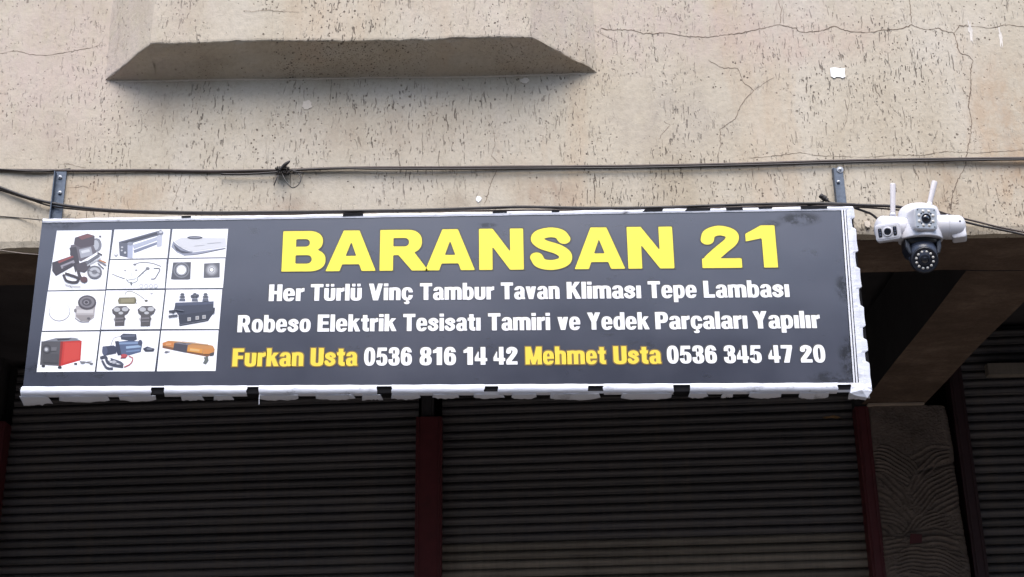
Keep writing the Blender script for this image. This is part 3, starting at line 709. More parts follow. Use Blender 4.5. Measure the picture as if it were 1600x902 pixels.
def glyph_polys(ch, grow=0.0, res=40):
    key = (ch, round(grow, 4))
    if key in _cache: return _cache[key]
    wd, fn = GL[ch]; pad = .12; st = 1.0 / res
    xs = np.arange(-pad, wd + pad + st, st); ys = np.arange(-.34, 1.12, st)
    X, Y = np.meshgrid(xs, ys); Fv = fn(X, Y) - grow + 1e-7
    polys = []
    for j in range(len(ys) - 1):
        run = None
        for i in range(len(xs)):
            full = i < len(xs) - 1 and Fv[j, i] < 0 and Fv[j, i + 1] < 0 and Fv[j + 1, i] < 0 and Fv[j + 1, i + 1] < 0
            if full:
                if run is None: run = i
                continue
            if run is not None:
                polys.append([(xs[run], ys[j]), (xs[i], ys[j]), (xs[i], ys[j + 1]), (xs[run], ys[j + 1])]); run = None
            if i == len(xs) - 1: break
            c = [(xs[i], ys[j], Fv[j, i]), (xs[i + 1], ys[j], Fv[j, i + 1]), (xs[i + 1], ys[j + 1], Fv[j + 1, i + 1]), (xs[i], ys[j + 1], Fv[j + 1, i])]
            if all(q[2] >= 0 for q in c): continue
            out = []
            for a, b in zip(c, c[1:] + c[:1]):
                if a[2] < 0: out.append(a[:2])
                if (a[2] < 0) != (b[2] < 0):
                    t = a[2] / (a[2] - b[2]); out.append((a[0] + (b[0] - a[0]) * t, a[1] + (b[1] - a[1]) * t))
            if len(out) >= 3: polys.append(out)
    _cache[key] = polys; return polys

SY = -.14     # front face of the sign
def put_text(b, word, xl, xr, ybl, ybr, ytop, grow=0, layer=0, mi=0, gap=.056, big=False, dx=0, dz=0):
    """word laid between photograph pixels xl..xr on the sign face"""
    p0 = on_y(xl, ybl, SY); p1 = on_y(xr, ybr, SY); pt = on_y((xl + xr) / 2, ytop, SY); H = pt[2] - (p0[2] + p1[2]) / 2
    chars = [c + '!' if big else c for c in word]
    tot = sum(GL[c][0] for c in chars) + gap * (len(chars) - 1); sx = (p1[0] - p0[0]) / tot; cur = 0
    for c in chars:
        for poly in glyph_polys(c, grow):
            v = []
            for x, z in poly:
                X = p0[0] + (cur + x) * sx; Zz = p0[2] + (p1[2] - p0[2]) * ((cur + x) / tot) + z * H
                v.append((X + dx, SY - .0012 - .0004 * layer, Zz + dz))
            b.add(v, [tuple(range(len(v)))], mi)
        cur += GL[c][0] + gap

# ------------------------------------------------------------------ the sign
sign = tag(empty('shop_sign', (-.25, SY + .03, 3.27)), 'long dark sign with yellow and white lettering and a grid of product pictures', 'sign')
def rel(o):   # put a world-space mesh under the sign without moving it
    o.parent = sign; o.matrix_parent_inverse = Matrix.Translation(-Vector(sign.location)); return o
def SP(px, py): return on_y(px, py, SY)
ZT, XL, XR = 4.004, -1.852, 1.356
ZbL, ZbR = 3.307, 3.270       # lower edge of the printed face, left and right
zb = lambda x: ZbL + (ZbR - ZbL) * (x - XL) / (XR - XL)
# box frame behind the vinyl
b = B(); b.prism([(XL + .004, zb(XL) - .032), (XR - .004, zb(XR) - .030), (XR - .004, ZT - .003), (XL + .004, ZT - .003)], SY + .003, SY + .062)
rel(bevel(b.build('sign_frame', M['frame_black']), .004, 2))
# printed face, gently buckled between the frame members
xs = np.linspace(XL, 1.306, 120); nzv = 40; vs = []
for j in range(nzv + 1):
    for i, x in enumerate(xs):
        t = j / nzv; xe = x if i < len(xs) - 1 else x
        x2 = XL + (x - XL) * ((1.279 + (1.304 - 1.279) * t - XL) / (1.306 - XL))
        z = zb(x2) + (ZT - .012 - zb(x2)) * t
        vs.append((x2, SY, z))
n = len(xs); f = [(j * n + i, j * n + i + 1, (j + 1) * n + i + 1, (j + 1) * n + i) for j in range(nzv) for i in range(n - 1)]
rel(mk('printed_face', vs, f, M['vinyl'], smooth=True))
# dark wrap down the left end
b = B(); b.box(XL - .003, XL + .0035, SY + .001, SY + .058, zb(XL) - .028, ZT - .006); rel(b.build('side_wrap', M['vinyl']))

# white wrap along the foot: rounded front strip, broken by black gaps, with loose flaps below
gaps_front = [(237, 256), (386, 405), (589, 612), (757, 778), (919, 943), (1052, 1078), (1309, 1330)]
def foot():
    segs = []; cur = 33
    full_cut = {237, 386, 589, 1052}
    for g0, g1 in gaps_front:
        segs.append((cur, g0)); cur = g1
    segs.append((cur, 1361))
    for a, c in segs:
        x0 = SP(a, 612)[0]; x1 = SP(c, 606)[0]; m = max(2, int((x1 - x0) / .02)); vs = []
        prof = [(-.0015, .002), (-.004, -.004), (-.0065, -.014), (-.006, -.022), (-.001, -.030), (.006, -.0335), (.020, -.0345)]
        for i in range(m + 1):
            x = x0 + (x1 - x0) * i / m; w_ = .0012 * sin(37 * x) + .0008 * sin(91 * x + 1)
            for q, (dy, dz) in enumerate(prof):
                edge = (.0025 * random.uniform(-1, 1) if i in (0, m) else 0)
                vs.append((x + edge, SY + dy + w_ * (q > 1), zb(x) + dz + w_ * .4))
        k_ = len(prof); f = [(i * k_ + j, i * k_ + j + 1, (i + 1) * k_ + j + 1, (i + 1) * k_ + j) for i in range(m) for j in range(k_ - 1)]
        o = mk('white_border', vs, f, M['white_vinyl'], smooth=True); rel(o)
    # a thin white run above the black windows that do not cut the whole strip
    for g0, g1 in gaps_front:
        x0, x1 = SP(g0, 610)[0], SP(g1, 606)[0]
        if g0 in full_cut: h0 = .004
        else: h0 = .006
        b = B(); b.add([(x0 - .002, SY - .002, zb(x0) + .001), (x1 + .002, SY - .002, zb(x1) + .001), (x1 + .002, SY - .0045, zb(x1) - h0), (x0 - .002, SY - .0045, zb(x0) - h0)], [(0, 1, 2, 3)])
        if g0 not in full_cut or g0 == 237:
            b.add([(x0 - .002, SY - .0035, zb(x0) - .027), (x1 + .002, SY - .0035, zb(x1) - .027), (x1 + .002, SY + .004, zb(x1) - .034), (x0 - .002, SY + .004, zb(x0) - .034)], [(0, 1, 2, 3)]) if g0 in (757, 919, 1309) else None
        rel(b.build('white_border', M['white_vinyl']))
foot()
# flaps: (x0, x1, drop in photograph pixels, shape)
flaps = [(30, 74, 14, 1), (92, 168, 9, 0), (184, 243, 8, 0), (282, 314, 7, 1), (334, 361, 7, 1), (404, 466, 7, 0), (492, 551, 7, 0), (566, 594, 8, 1), (612, 655, 7, 0), (676, 716, 6, 0),
         (740, 784, 6, 0), (800, 838, 7, 0), (860, 936, 9, 0), (972, 1050, 9, 0), (1078, 1104, 7, 0), (1130, 1146, 6, 1), (1172, 1222, 8, 0), (1250, 1296, 9, 0), (1328, 1358, 10, 1)]
for k_, (a, c, dr, sh) in enumerate(flaps):
    rr = random.Random(k_); x0 = SP(a, 615)[0]; x1 = SP(c, 612)[0]; m = 10; vs = []
    depth = dr * .0055
    for i in range(m + 1):
        t = i / m; x = x0 + (x1 - x0) * t
        bow = (1 - .35 * abs(2 * t - 1) ** 3) if sh == 0 else (1 - .3 * t * rr.random())
        if i == 0: xo = rr.uniform(-.006, .004)
        elif i == m: xo = rr.uniform(-.004, .012)
        else: xo = 0
        for q in range(4):
            s = q / 3
            vs.append((x + xo * s, SY + .004 + depth * bow * s * .72, zb(x) - .0345 - .0015 * s - depth * bow * s * .22 - (.004 * rr.random() if q == 3 else 0)))
    f = [(i * 4 + q, i * 4 + q + 1, (i + 1) * 4 + q + 1, (i + 1) * 4 + q) for i in range(m) for q in range(3)]
    o = rel(mk('vinyl_flap', vs, f, M['white_vinyl'], smooth=True))
    s = o.modifiers.new('thickness', 'SOLIDIFY'); s.thickness = .0008
# hanging thread of torn vinyl
q0 = SP(405, 626)[0]; b = B(); b.tube([(q0, SY + .002, zb(q0) - .032), (q0 - .0008, SY + .0, zb(q0) - .05), (q0 + .0004, SY + .001, zb(q0) - .072)], .0011, 5); rel(b.build('vinyl_thread', M['white_vinyl']))

# right edge: twin trim lines and a white wrapped margin with dark gaps
tx = lambda t: 1.279 + (1.304 - 1.279) * t
zR = lambda t: zb(1.32) + (ZT - .006 - zb(1.32)) * t
b = B()
for off, wd in ((.003, .006), (.0135, .006)):
    v = [(tx(0) + off, SY - .003, zR(0)), (tx(0) + off + wd, SY - .003, zR(0)), (tx(1) + off + wd, SY - .003, zR(1)), (tx(1) + off, SY - .003, zR(1))]
    v += [(x, SY + .004, z) for x, y, z in v]
    b.add(v, [(0, 1, 2, 3), (0, 4, 5, 1), (1, 5, 6, 2), (2, 6, 7, 3), (3, 7, 4, 0)])
rel(b.build('edge_trim', M['alu']))
gapsR = [(0, 0), (.15, .20), (.27, .34), (.45, .55), (.66, .75), (.88, .94)]
def margin():
    m = 90; vs = []; f = []
    for i in range(m + 1):
        t = i / m; z = zR(0) - .03 + (zR(1) - zR(0) + .03) * t
        xi = tx(t) + .0225; xo = XR + .0005 - .008 * (1 - t) + .0008 * sin(t * 60)
        gap = False
        for a, c in gapsR[1:]:
            if a <= t <= c: gap = True
        xg = xo - (.012 if gap else 0)
        vs += [(xi, SY - .0015, z), ((xi + xg) / 2, SY - .004 - .001 * sin(t * 33), z), (xg, SY - .001, z), (xg + (.002 if not gap else 0), SY + (.05 if not gap else .0), z)]
    for i in range(m):
        for q in range(3): f.append((i * 4 + q, i * 4 + q + 1, (i + 1) * 4 + q + 1, (i + 1) * 4 + q))
    rel(mk('white_border', vs, f, M['white_vinyl']))
margin()
# top lip: thin white run with black interruptions
xs = np.linspace(XL, XR - .002, 140); vs = []; rg = np.random.default_rng(3)
for x in xs:
    e = .0012 * sin(23 * x) + .0006 * rg.normal()
    vs += [(x, SY - .0025, ZT - .0165 + e * .3), (x, SY - .004, ZT - .008), (x, SY - .002, ZT + e), (x, SY + .05, ZT + .0015)]
rel(mk('white_border', vs, [(4 * i + q, 4 * i + 4 + q, 4 * i + 5 + q, 4 * i + 1 + q) for i in range(len(xs) - 1) for q in range(3)], M['white_vinyl']))
for a, c, lean in [(284, 300, 0), (536, 568, 0), (770, 792, 0), (862, 874, 0), (1010, 1036, 6), (1075, 1110, 5), (1135, 1160, 0), (1186, 1206, 0), (1252, 1292, 0)]:
    x0, x1 = SP(a, 338)[0], SP(c, 323)[0]; h = .006 + .004 * ((c - a) > 24)
    v = [(x0 - lean / 403, SY - .0052, ZT - h), (x1 - .3 * lean / 403, SY - .0052, ZT - h + .001), (x1, SY - .0045, ZT + .003), (x0, SY - .0045, ZT + .0028)]
    b = B(); b.add(v + [(x, SY + .03, ZT + .004) for x in (x1, x0)], [(0, 1, 2, 3), (3, 2, 4, 5)]); rel(b.build('frame_gap', M['frame_black']))
# crumpled corner cap
c = SP(1345, 613); b = B(); rr = random.Random(4)
pts = [(1330, 601), (1358, 600), (1362, 612), (1355, 622), (1338, 619), (1328, 615)]
vv = [SP(*p) for p in pts]; cc = sum(vv) / len(vv)
b.add([(cc[0], SY - .014, cc[2])] + [(v[0], SY - .006 - rr.uniform(-.004, .004), v[2]) for v in vv] + [(v[0], SY + .03, v[2]) for v in vv], [(0, i + 1, (i + 1) % 6 + 1) for i in range(6)] + [(i + 1, i + 7, (i + 1) % 6 + 7, (i + 1) % 6 + 1) for i in range(6)])
rel(b.build('vinyl_corner', M['white_vinyl']))

# hanging brackets bolted to the wall
def bracket(pxt, pyt, pxb, pyb, wpx):
    t = on_y(pxt, pyt, 0); q = on_y(pxb, pyb, -.06); wd = wpx / 403; x = t[0]
    br = empty('bracket', (x, 0, t[2])); rel(br)
    zt = 0; zl = ZT - .1 - t[2]
    y0, y1 = -.018, -.010
    b = B(); b.box(-wd / 2, wd / 2, y0, y1, zl, zt)
    b.box(-wd / 2, -wd / 2 + .004, -.042, y0 - .0005, zl, zt - .008)           # upright leg of the angle iron
    b.box(-wd / 2 + .003, wd / 2, -.08, y0 - .001, zl - .004, zl + .004)
    o = b.build('angle_iron', M['steel'], br); bevel(o, .0012)
    return br, t, wd
def screw(br, dx, dz, r, y=-.018, washer=False):
    b = B()
    if washer: b.lathe([(0, .0035), (r * 1.35, .0035), (r * 1.5, .002), (r * 1.5, 0)], (dx, y, dz), (0, -1, 0), 20)
    b.lathe([(0, .010), (r * .45, .0095), (r * .5, .0065), (r * .95, .0060), (r, .0035), (r, 0)], (dx, y, dz), (0, -1, 0), 6 if washer else 16)
    b.build('screw', M['bolt'], br, smooth=False)
br, t, wd = bracket(98, 271, 92, 335, 17.5); screw(br, -.002, -.028, .008); screw(br, .004, -.098, .008)
br, t, wd = bracket(1307, 266, 1313, 318, 18.0); screw(br, .010, -.008, .010, washer=True); screw(br, -.002, -.064, .0065)

# lettering: outline layer under colour layer, one part per line of print
def line(name, words, ybl, ybr, ytl, ytr, mats, big=False, gap=.056):
    b = B(); xa, xb = words[0][1], words[-1][2]
    for wd_, xl, xr, mi in words:
        f0 = (xl - xa) / (xb - xa); f1 = (xr - xa) / (xb - xa)
        yl = ybl + (ybr - ybl) * f0; yr = ybl + (ybr - ybl) * f1; yt = ytl + (ytr - ytl) * (f0 + f1) / 2
        if big: put_text(b, wd_, xl, xr, yl, yr, yt, .022, 0, 2, gap, True, .0006, .0004)
        elif mi == 1: put_text(b, wd_, xl, xr, yl, yr, yt, .055, 0, 3, gap)
        else: put_text(b, wd_, xl, xr, yl, yr, yt, .018, 0, 2, gap, False, -.0022, .0022)
        put_text(b, wd_, xl, xr, yl, yr, yt, 0, 1, mi, gap, big)
    o = mk(name, b.v, b.f, mats, None, False, b.m); rel(o)
LM = [M['letter_white'], M['gold'], M['outline'], M['outline_gold']]
YM = [M['yellow'], M['gold'], M['outline'], M['outline_gold']]
line('headline_lettering', [('B', 439.8, 508, 0), ('A', 508.5, 587, 0), ('R', 593, 669, 0), ('A', 664.5, 742, 0), ('N', 748.8, 818.5, 0), ('S', 828, 896, 0), ('A', 898, 977, 0), ('N', 982, 1053.8, 0), ('2', 1097.7, 1159.8, 0), ('1', 1168.5, 1215.7, 0)],
     424.8, 418.3, 362, 352.3, YM, True)
line('lettering', [('Her', 419.8, 474.8, 0), ('Türlü', 485, 565, 0), ('Vinç', 576, 644.5, 0), ('Tambur', 656, 772, 0), ('Tavan', 782.8, 874.5, 0), ('Kliması', 885.9, 1002, 0), ('Tepe', 1013, 1089, 0), ('Lambası', 1100, 1234, 0)],
     471, 464.5, 445, 438, LM)
line('lettering', [('Robeso', 370.8, 485, 0), ('Elektrik', 496, 619, 0), ('Tesisatı', 629.8, 751, 0), ('Tamiri', 762.8, 859.8, 0), ('ve', 871.5, 907, 0), ('Yedek', 918, 1014.6, 0), ('Parçaları', 1024.5, 1168.5, 0), ('Yapılır', 1177.5, 1282, 0)],
     519.6, 513.0, 493, 486, LM)
line('lettering', [('Furkan', 362.8, 473.7, 1), ('Usta', 485, 557.7, 1), ('0536', 568.6, 643.8, 0), ('816', 655.7, 712.8, 0), ('14', 724.3, 761, 0), ('42', 771.2, 809, 0), ('Mehmet', 821.3, 947, 1), ('Usta', 959, 1032.8, 1), ('0536', 1042.8, 1121, 0), ('345', 1132, 1190.8, 0), ('47', 1201.4, 1239.6, 0), ('20', 1251.6, 1290.5, 0)],
     573.0, 566.6, 545, 539.3, LM)

# ------------------------------------------------------------------ the printed product pictures
PC = {}
def pm(hexc):
    if hexc not in PC: PC[hexc] = N('print_ink', rough=.35, col=tuple(c * .62 for c in lin(hexc)[:3]) + (1,)).m
    return PC[hexc]
def z6(x, y):
    p = SP(40 + x / 3.469, 340 + y / 3.469); return p[0], p[2]
class Pic:
    def __init__(s): s.b = B(); s.mats = []; s.lay = 2
    def mi(s, c):
        m = M['print_white'] if c == 'W' else pm(c)
        if m not in s.mats: s.mats.append(m)
        return s.mats.index(m)
    def poly(s, pts, c):
        q = [z6(*p) for p in pts]; y = SY - .0006 - .00012 * s.lay; s.lay += 1
        k = len(s.b.v); s.b.v += [(x, y, z) for x, z in q]
        # fan from mathutils so concave outlines fill correctly
        from mathutils.geometry import tessellate_polygon
        for t in tessellate_polygon([[Vector((x, z, 0)) for x, z in q]]): s.b.f.append(tuple(k + i for i in t)); s.b.m.append(s.mi(c))
        return s
    def ell(s, cx, cy, rx, ry, c, rot=0, n=20):
        return s.poly([(cx + rx * cos(2 * pi * i / n) * cos(rot) - ry * sin(2 * pi * i / n) * sin(rot), cy + rx * cos(2 * pi * i / n) * sin(rot) + ry * sin(2 * pi * i / n) * cos(rot)) for i in range(n)], c)
    def line(s, pts, wd, c):
        P = [np.array(p, float) for p in (spline([(a, b, 0) for a, b in pts], 5) if len(pts) > 2 else [(a, b, 0) for a, b in pts])]
        L, R_ = [], []
        for i, p in enumerate(P):
            d = P[min(i + 1, len(P) - 1)] - P[max(i - 1, 0)]; d /= np.linalg.norm(d) + 1e-9
            L.append((p[0] - d[1] * wd / 2, p[1] + d[0] * wd / 2)); R_.append((p[0] + d[1] * wd / 2, p[1] - d[0] * wd / 2))
        return s.poly(L + R_[::-1], c)
    def done(s):
        o = mk('product_picture', s.b.v, s.b.f, s.mats, None, False, s.b.m)
        bm = bmesh.new(); bm.from_mesh(o.data)
        for f in bm.faces:
            f.normal_update()
            if f.normal.y > 0: f.normal_flip()
        bm.to_mesh(o.data); bm.free(); return rel(o)
def cell(*q):
    p = Pic(); p.poly(q, 'W'); return p
# winch with accessories
p = cell((170, 72), (468, 69), (432, 390), (122, 396))
p.ell(385, 150, 28, 38, '#8f919c').ell(380, 150, 18, 27, '#c9ccd6').poly([(245, 150), (360, 135), (385, 190), (300, 240), (240, 205)], '#77727c')
p.poly([(268, 110), (335, 88), (375, 100), (372, 150), (300, 165), (262, 145)], '#5d5560').poly([(285, 105), (338, 90), (368, 102), (305, 122)], '#8a5f63')
p.poly([(290, 175), (355, 160), (365, 205), (300, 222)], '#b9bcc8').poly([(300, 182), (345, 172), (350, 186), (305, 196)], '#e9ebf2')
p.poly([(238, 165), (275, 160), (295, 260), (270, 300), (245, 200)], '#4e4b55').poly([(145, 245), (262, 205), (285, 250), (165, 318), (145, 290)], '#4b4751')
p.poly([(175, 238), (255, 208), (262, 216), (182, 250)], '#a35a5c').poly([(190, 262), (262, 232), (268, 246), (196, 280)], '#a9a6b2').poly([(202, 268), (255, 246), (256, 252), (205, 275)], '#5a5560')
p.poly([(275, 255), (335, 235), (355, 270), (320, 300), (280, 290)], '#5b5660').line([(330, 250), (400, 205)], 16, '#7c7f8a').line([(335, 262), (408, 222)], 7, '#d5d8e0').line([(390, 192), (415, 205)], 8, '#56545c')
p.line([(392, 235), (438, 262)], 8, '#8d8c96').line([(400, 232), (436, 246)], 6, '#d98a4a').line([(392, 250), (425, 280)], 6, '#6b6a74')
p.ell(375, 298, 40, 36, '#7d7f89').ell(375, 298, 30, 26, '#cdd0d8').ell(375, 298, 15, 13, '#8d8f98').line([(345, 290), (405, 305)], 4, '#6a6b74')
p.line([(205, 310), (225, 345), (275, 352), (285, 330), (240, 312), (215, 305)], 13, '#4a454e').line([(285, 290), (300, 330), (325, 350)], 16, '#504b54').ell(318, 338, 20, 16, '#6b4f55')
p.ell(405, 104, 7, 4, '#5b5660').line([(215, 365), (260, 375), (300, 377)], 5, '#c9cad2').line([(240, 372), (255, 385)], 3, '#a8a9b2').done()
# roller fairlead
p = cell((482, 66), (785, 64), (768, 220), (460, 226))
p.poly([(505, 133), (735, 68), (748, 84), (715, 100), (560, 145), (553, 218), (510, 208)], '#6f7484').poly([(515, 138), (730, 76), (738, 86), (552, 138)], '#4c505e')
p.poly([(580, 150), (715, 105), (722, 122), (588, 172)], '#c6cde2').poly([(585, 178), (715, 132), (716, 146), (590, 194)], '#8e96ae').poly([(553, 150), (582, 150), (580, 222), (553, 220)], '#c3cbe6').ell(568, 143, 16, 10, '#9da3b4')
p.poly([(714, 100), (742, 96), (738, 155), (712, 158)], '#d3d8ea').ell(730, 84, 18, 12, '#8a8f9f').ell(733, 80, 9, 6, '#e2e5ee').ell(524, 163, 6, 5, '#dfe2ea').ell(522, 180, 5, 5, '#dfe2ea').ell(540, 192, 6, 6, '#dfe2ea').ell(491, 204, 9, 7, '#8a8d98').ell(491, 204, 5, 4, 'W').done()
# roof air conditioner
p = cell((797, 64), (1098, 62), (1085, 216), (778, 220))
p.poly([(800, 130), (840, 165), (905, 190), (1085, 165), (1083, 172), (940, 200), (860, 208), (820, 190), (790, 160)], '#aab0c4').poly([(802, 145), (840, 178), (905, 194), (850, 196), (815, 178)], '#565a6a').poly([(805, 128), (845, 110), (1085, 112), (1088, 160), (905, 186), (840, 162)], '#eceef6')
p.line([(860, 206), (940, 199), (1083, 168)], 3, '#4a4d58').line([(800, 130), (822, 152), (870, 180), (905, 188)], 3, '#8c90a0').ell(918, 110, 42, 9, '#5d6070').ell(918, 109, 30, 5, '#9599a6').line([(985, 142), (1060, 136)], 2.5, '#c9ccd6').line([(915, 156), (970, 150)], 2, '#d3d6de').done()
# wiring kit
p = cell((458, 232), (765, 227), (754, 384), (440, 388))
p.line([(585, 258), (620, 246), (680, 248), (735, 266)], 5, '#7d7f88').ell(592, 256, 9, 6, '#8d8f98').line([(470, 308), (505, 322), (540, 334)], 4, '#6c6e78').line([(545, 335), (560, 352), (580, 356), (605, 345), (608, 325), (640, 300)], 4, '#8e9a9e').line([(612, 322), (640, 296), (662, 278)], 6, '#7d8088').ell(662, 277, 11, 8, '#8b8e96')
p.line([(695, 276), (728, 280), (718, 305), (700, 332), (680, 334)], 5, '#74767f').ell(540, 288, 6, 3, '#a7a9b0').ell(600, 286, 7, 4, '#b5b7be').line([(572, 350), (574, 368)], 8, '#6f757c').line([(550, 340), (600, 332)], 2.5, '#b6c2c0').line([(575, 300), (570, 330)], 2, '#b9bcc4')
for xx in (628, 655, 681, 706): p.ell(xx, 371, 10, 9, '#b9bbc4').ell(xx, 374, 7, 8, 'W')
p.done()
# drum bearings
p = cell((777, 226), (1083, 222), (1070, 382), (760, 385))
p.poly([(800, 244), (897, 242), (893, 335), (880, 338), (805, 338), (788, 336)], '#60626c').ell(845, 285, 44, 43, '#8e919c').ell(845, 285, 36, 35, '#54565f').ell(845, 285, 31, 30, '#b9bcc6').ell(845, 285, 24, 24, 'W')
p.poly([(968, 250), (1053, 246), (1052, 325), (965, 328)], '#6d6f78').ell(1009, 285, 34, 34, '#8d8f99').ell(1009, 285, 27, 27, '#b4b6bf').ell(1009, 285, 19, 19, '#e3e5ea').ell(1009, 285, 14, 14, '#7c7e88').ell(1009, 285, 10, 10, 'W').done()
# ring and motor
p = cell((120, 402), (432, 398), (404, 610), (90, 615))
p.ell(184, 512, 58, 52, '#8f8f98', -.15, 30).ell(184, 510, 55, 49, 'W', -.15, 30).poly([(272, 480), (380, 478), (372, 545), (345, 562), (300, 562), (270, 540)], '#c4bfc2').poly([(278, 500), (368, 500), (366, 520), (276, 520)], '#e2dee0').poly([(272, 530), (372, 530), (345, 562), (300, 562)], '#a8a2a4')
p.ell(334, 462, 50, 40, '#56525a').ell(334, 460, 40, 30, '#8d8a92').ell(332, 460, 27, 21, '#5d5a62').ell(330, 461, 15, 12, '#9b98a0').ell(330, 461, 9, 7, '#3f3c44').ell(270, 505, 7, 10, '#8f8b90').ell(342, 548, 9, 6, '#6a666c').line([(268, 545), (300, 566), (345, 566)], 4, '#8d888c').done()
# remotes and receiver
p = cell((438, 396), (754, 394), (730, 605), (410, 608))
p.poly([(508, 434), (595, 432), (602, 448), (592, 470), (505, 470), (500, 450)], '#8c876c').poly([(518, 442), (588, 440), (586, 460), (516, 462)], '#a39d80').line([(538, 428), (545, 406), (575, 402), (620, 425), (645, 445)], 3, '#77775f').ell(654, 452, 9, 6, '#6c6a60').ell(684, 414, 8, 2.5, '#8f9098').line([(595, 445), (600, 470)], 5, '#6f6c58')
for cx in (516, 656):
    p.poly([(cx - 48, 500), (cx - 25, 482), (cx + 30, 480), (cx + 50, 500), (cx + 38, 522), (cx + 22, 532), (cx + 20, 588), (cx - 32, 590), (cx - 30, 532), (cx - 44, 520)], '#5f5c60')
    p.ell(cx - 20, 500, 18, 12, '#ccced4').ell(cx + 24, 498, 18, 12, '#ccced4').ell(cx + 1, 519, 13, 8, '#cfd1d6').ell(cx + 2, 492, 6, 5, '#77747a')
    p.poly([(cx - 26, 545), (cx + 16, 543), (cx + 15, 552), (cx - 26, 554)], '#86838a').poly([(cx - 26, 562), (cx + 15, 560), (cx + 14, 568), (cx - 26, 570)], '#86838a')
    p.poly([(cx - 34, 540), (cx - 38, 552), (cx - 32, 566)], '#5f5c60').poly([(cx + 20, 538), (cx + 28, 550), (cx + 20, 562)], '#5f5c60')
p.done()
# contactor box
p = cell((762, 392), (1066, 390), (1048, 605), (738, 605))
p.poly([(812, 462), (1020, 455), (1018, 520), (990, 562), (835, 590), (828, 530), (806, 500)], '#454c60').poly([(812, 462), (1020, 456), (1018, 470), (820, 480)], '#59617a').poly([(828, 530), (1016, 505), (990, 562), (835, 590)], '#383e50')
for cx in (850, 918, 976):
    p.poly([(cx - 18, 455), (cx - 14, 440), (cx + 14, 440), (cx + 17, 455)], '#6c7284').poly([(cx - 8, 412), (cx + 9, 412), (cx + 10, 442), (cx - 9, 442)], '#9aa0ac').ell(cx, 432, 16, 6, '#5a5f6c').ell(cx, 420, 12, 5, '#747a88').ell(cx, 415, 9, 4, '#4a4f5b')
p.ell(905, 428, 10, 8, '#565b68').ell(932, 425, 9, 8, '#565b68')
for cx, cy in ((888, 553), (932, 546), (969, 541)): p.poly([(cx - 10, cy - 9), (cx + 9, cy - 11), (cx + 9, cy + 9), (cx - 10, cy + 11)], '#c6c8ce').poly([(cx - 5, cy - 4), (cx + 4, cy - 5), (cx + 4, cy + 4), (cx - 5, cy + 5)], '#a9a3a0')
p.line([(778, 512), (815, 508)], 12, '#454a58').line([(776, 538), (825, 532)], 11, '#5a6070').line([(798, 520), (812, 500)], 10, '#3a3f4d').poly([(1016, 492), (1028, 490), (1024, 520), (1010, 524)], '#3d4252').line([(830, 585), (988, 558)], 3, '#7c8290').line([(860, 508), (806, 500)], 6, '#666c7c').done()
# red generator
p = cell((88, 622), (402, 618), (375, 836), (60, 838))
p.poly([(86, 672), (205, 668), (190, 806), (78, 800)], '#5b5a60').poly([(205, 668), (305, 668), (298, 775), (190, 806)], '#d8362f').poly([(214, 680), (296, 678), (290, 766), (204, 790)], '#e34a40').poly([(190, 668), (205, 668), (190, 806), (180, 806)], '#a32b28')
p.poly([(98, 672), (165, 654), (262, 652), (300, 668), (205, 672)], '#8c8f9a').poly([(170, 660), (250, 656), (235, 664), (175, 668)], '#3f4048').line([(240, 652), (285, 655)], 4, '#d8d9de').ell(116, 714, 25, 25, '#46454b').ell(114, 716, 15, 15, '#7c7d86').ell(113, 716, 8, 9, '#d3d4da').poly([(140, 704), (170, 704), (168, 724), (140, 724)], '#77767c').poly([(95, 740), (178, 740), (176, 790), (95, 788)], '#515056')
p.ell(97, 806, 10, 6, '#35343a').ell(186, 813, 11, 7, '#35343a').ell(272, 794, 9, 5, '#35343a').line([(295, 782), (330, 785), (365, 792)], 5, '#6f7078').line([(330, 785), (360, 778)], 3, '#83848c').ell(358, 793, 10, 5, '#85868e').ell(310, 788, 12, 5, '#8d8e96').done()
# blue winch
p = cell((410, 618), (728, 615), (700, 834), (384, 836))
p.line([(520, 645), (480, 655), (462, 695)], 3, '#5b6070').poly([(515, 640), (530, 630), (600, 632), (604, 662), (585, 672), (518, 662)], '#454c60').poly([(522, 640), (595, 636), (592, 646), (522, 650)], '#6b7288').poly([(490, 675), (560, 668), (620, 672), (632, 690), (625, 730), (560, 748), (500, 745), (485, 715)], '#5b6c90')
p.line([(505, 684), (615, 680)], 11, '#8ea6cc').line([(545, 706), (625, 698)], 13, '#a9c3e4').line([(545, 728), (620, 720)], 9, '#7f98c0').poly([(418, 700), (480, 694), (498, 712), (490, 738), (425, 750), (415, 728)], '#3f4660').ell(430, 724, 15, 24, '#5a6280').poly([(485, 672), (505, 670), (520, 745), (500, 748)], '#39405a')
p.ell(622, 680, 12, 16, '#4c5470').poly([(636, 712), (660, 700), (700, 712), (695, 726), (650, 728)], '#3e4356').ell(672, 713, 16, 7, '#7a8092').ell(535, 750, 18, 9, '#c9545c').line([(560, 752), (582, 765), (568, 795), (535, 812)], 5, '#c4464c').line([(515, 762), (545, 760)], 6, '#a94048')
p.line([(405, 762), (435, 758), (445, 785), (475, 800), (530, 808)], 15, '#4a4f62').line([(415, 775), (440, 815), (475, 820)], 12, '#4f5468').line([(460, 768), (510, 785), (530, 800)], 12, '#5a5f73').ell(480, 785, 14, 9, '#c9ccd8').ell(455, 772, 8, 6, 'W').done()
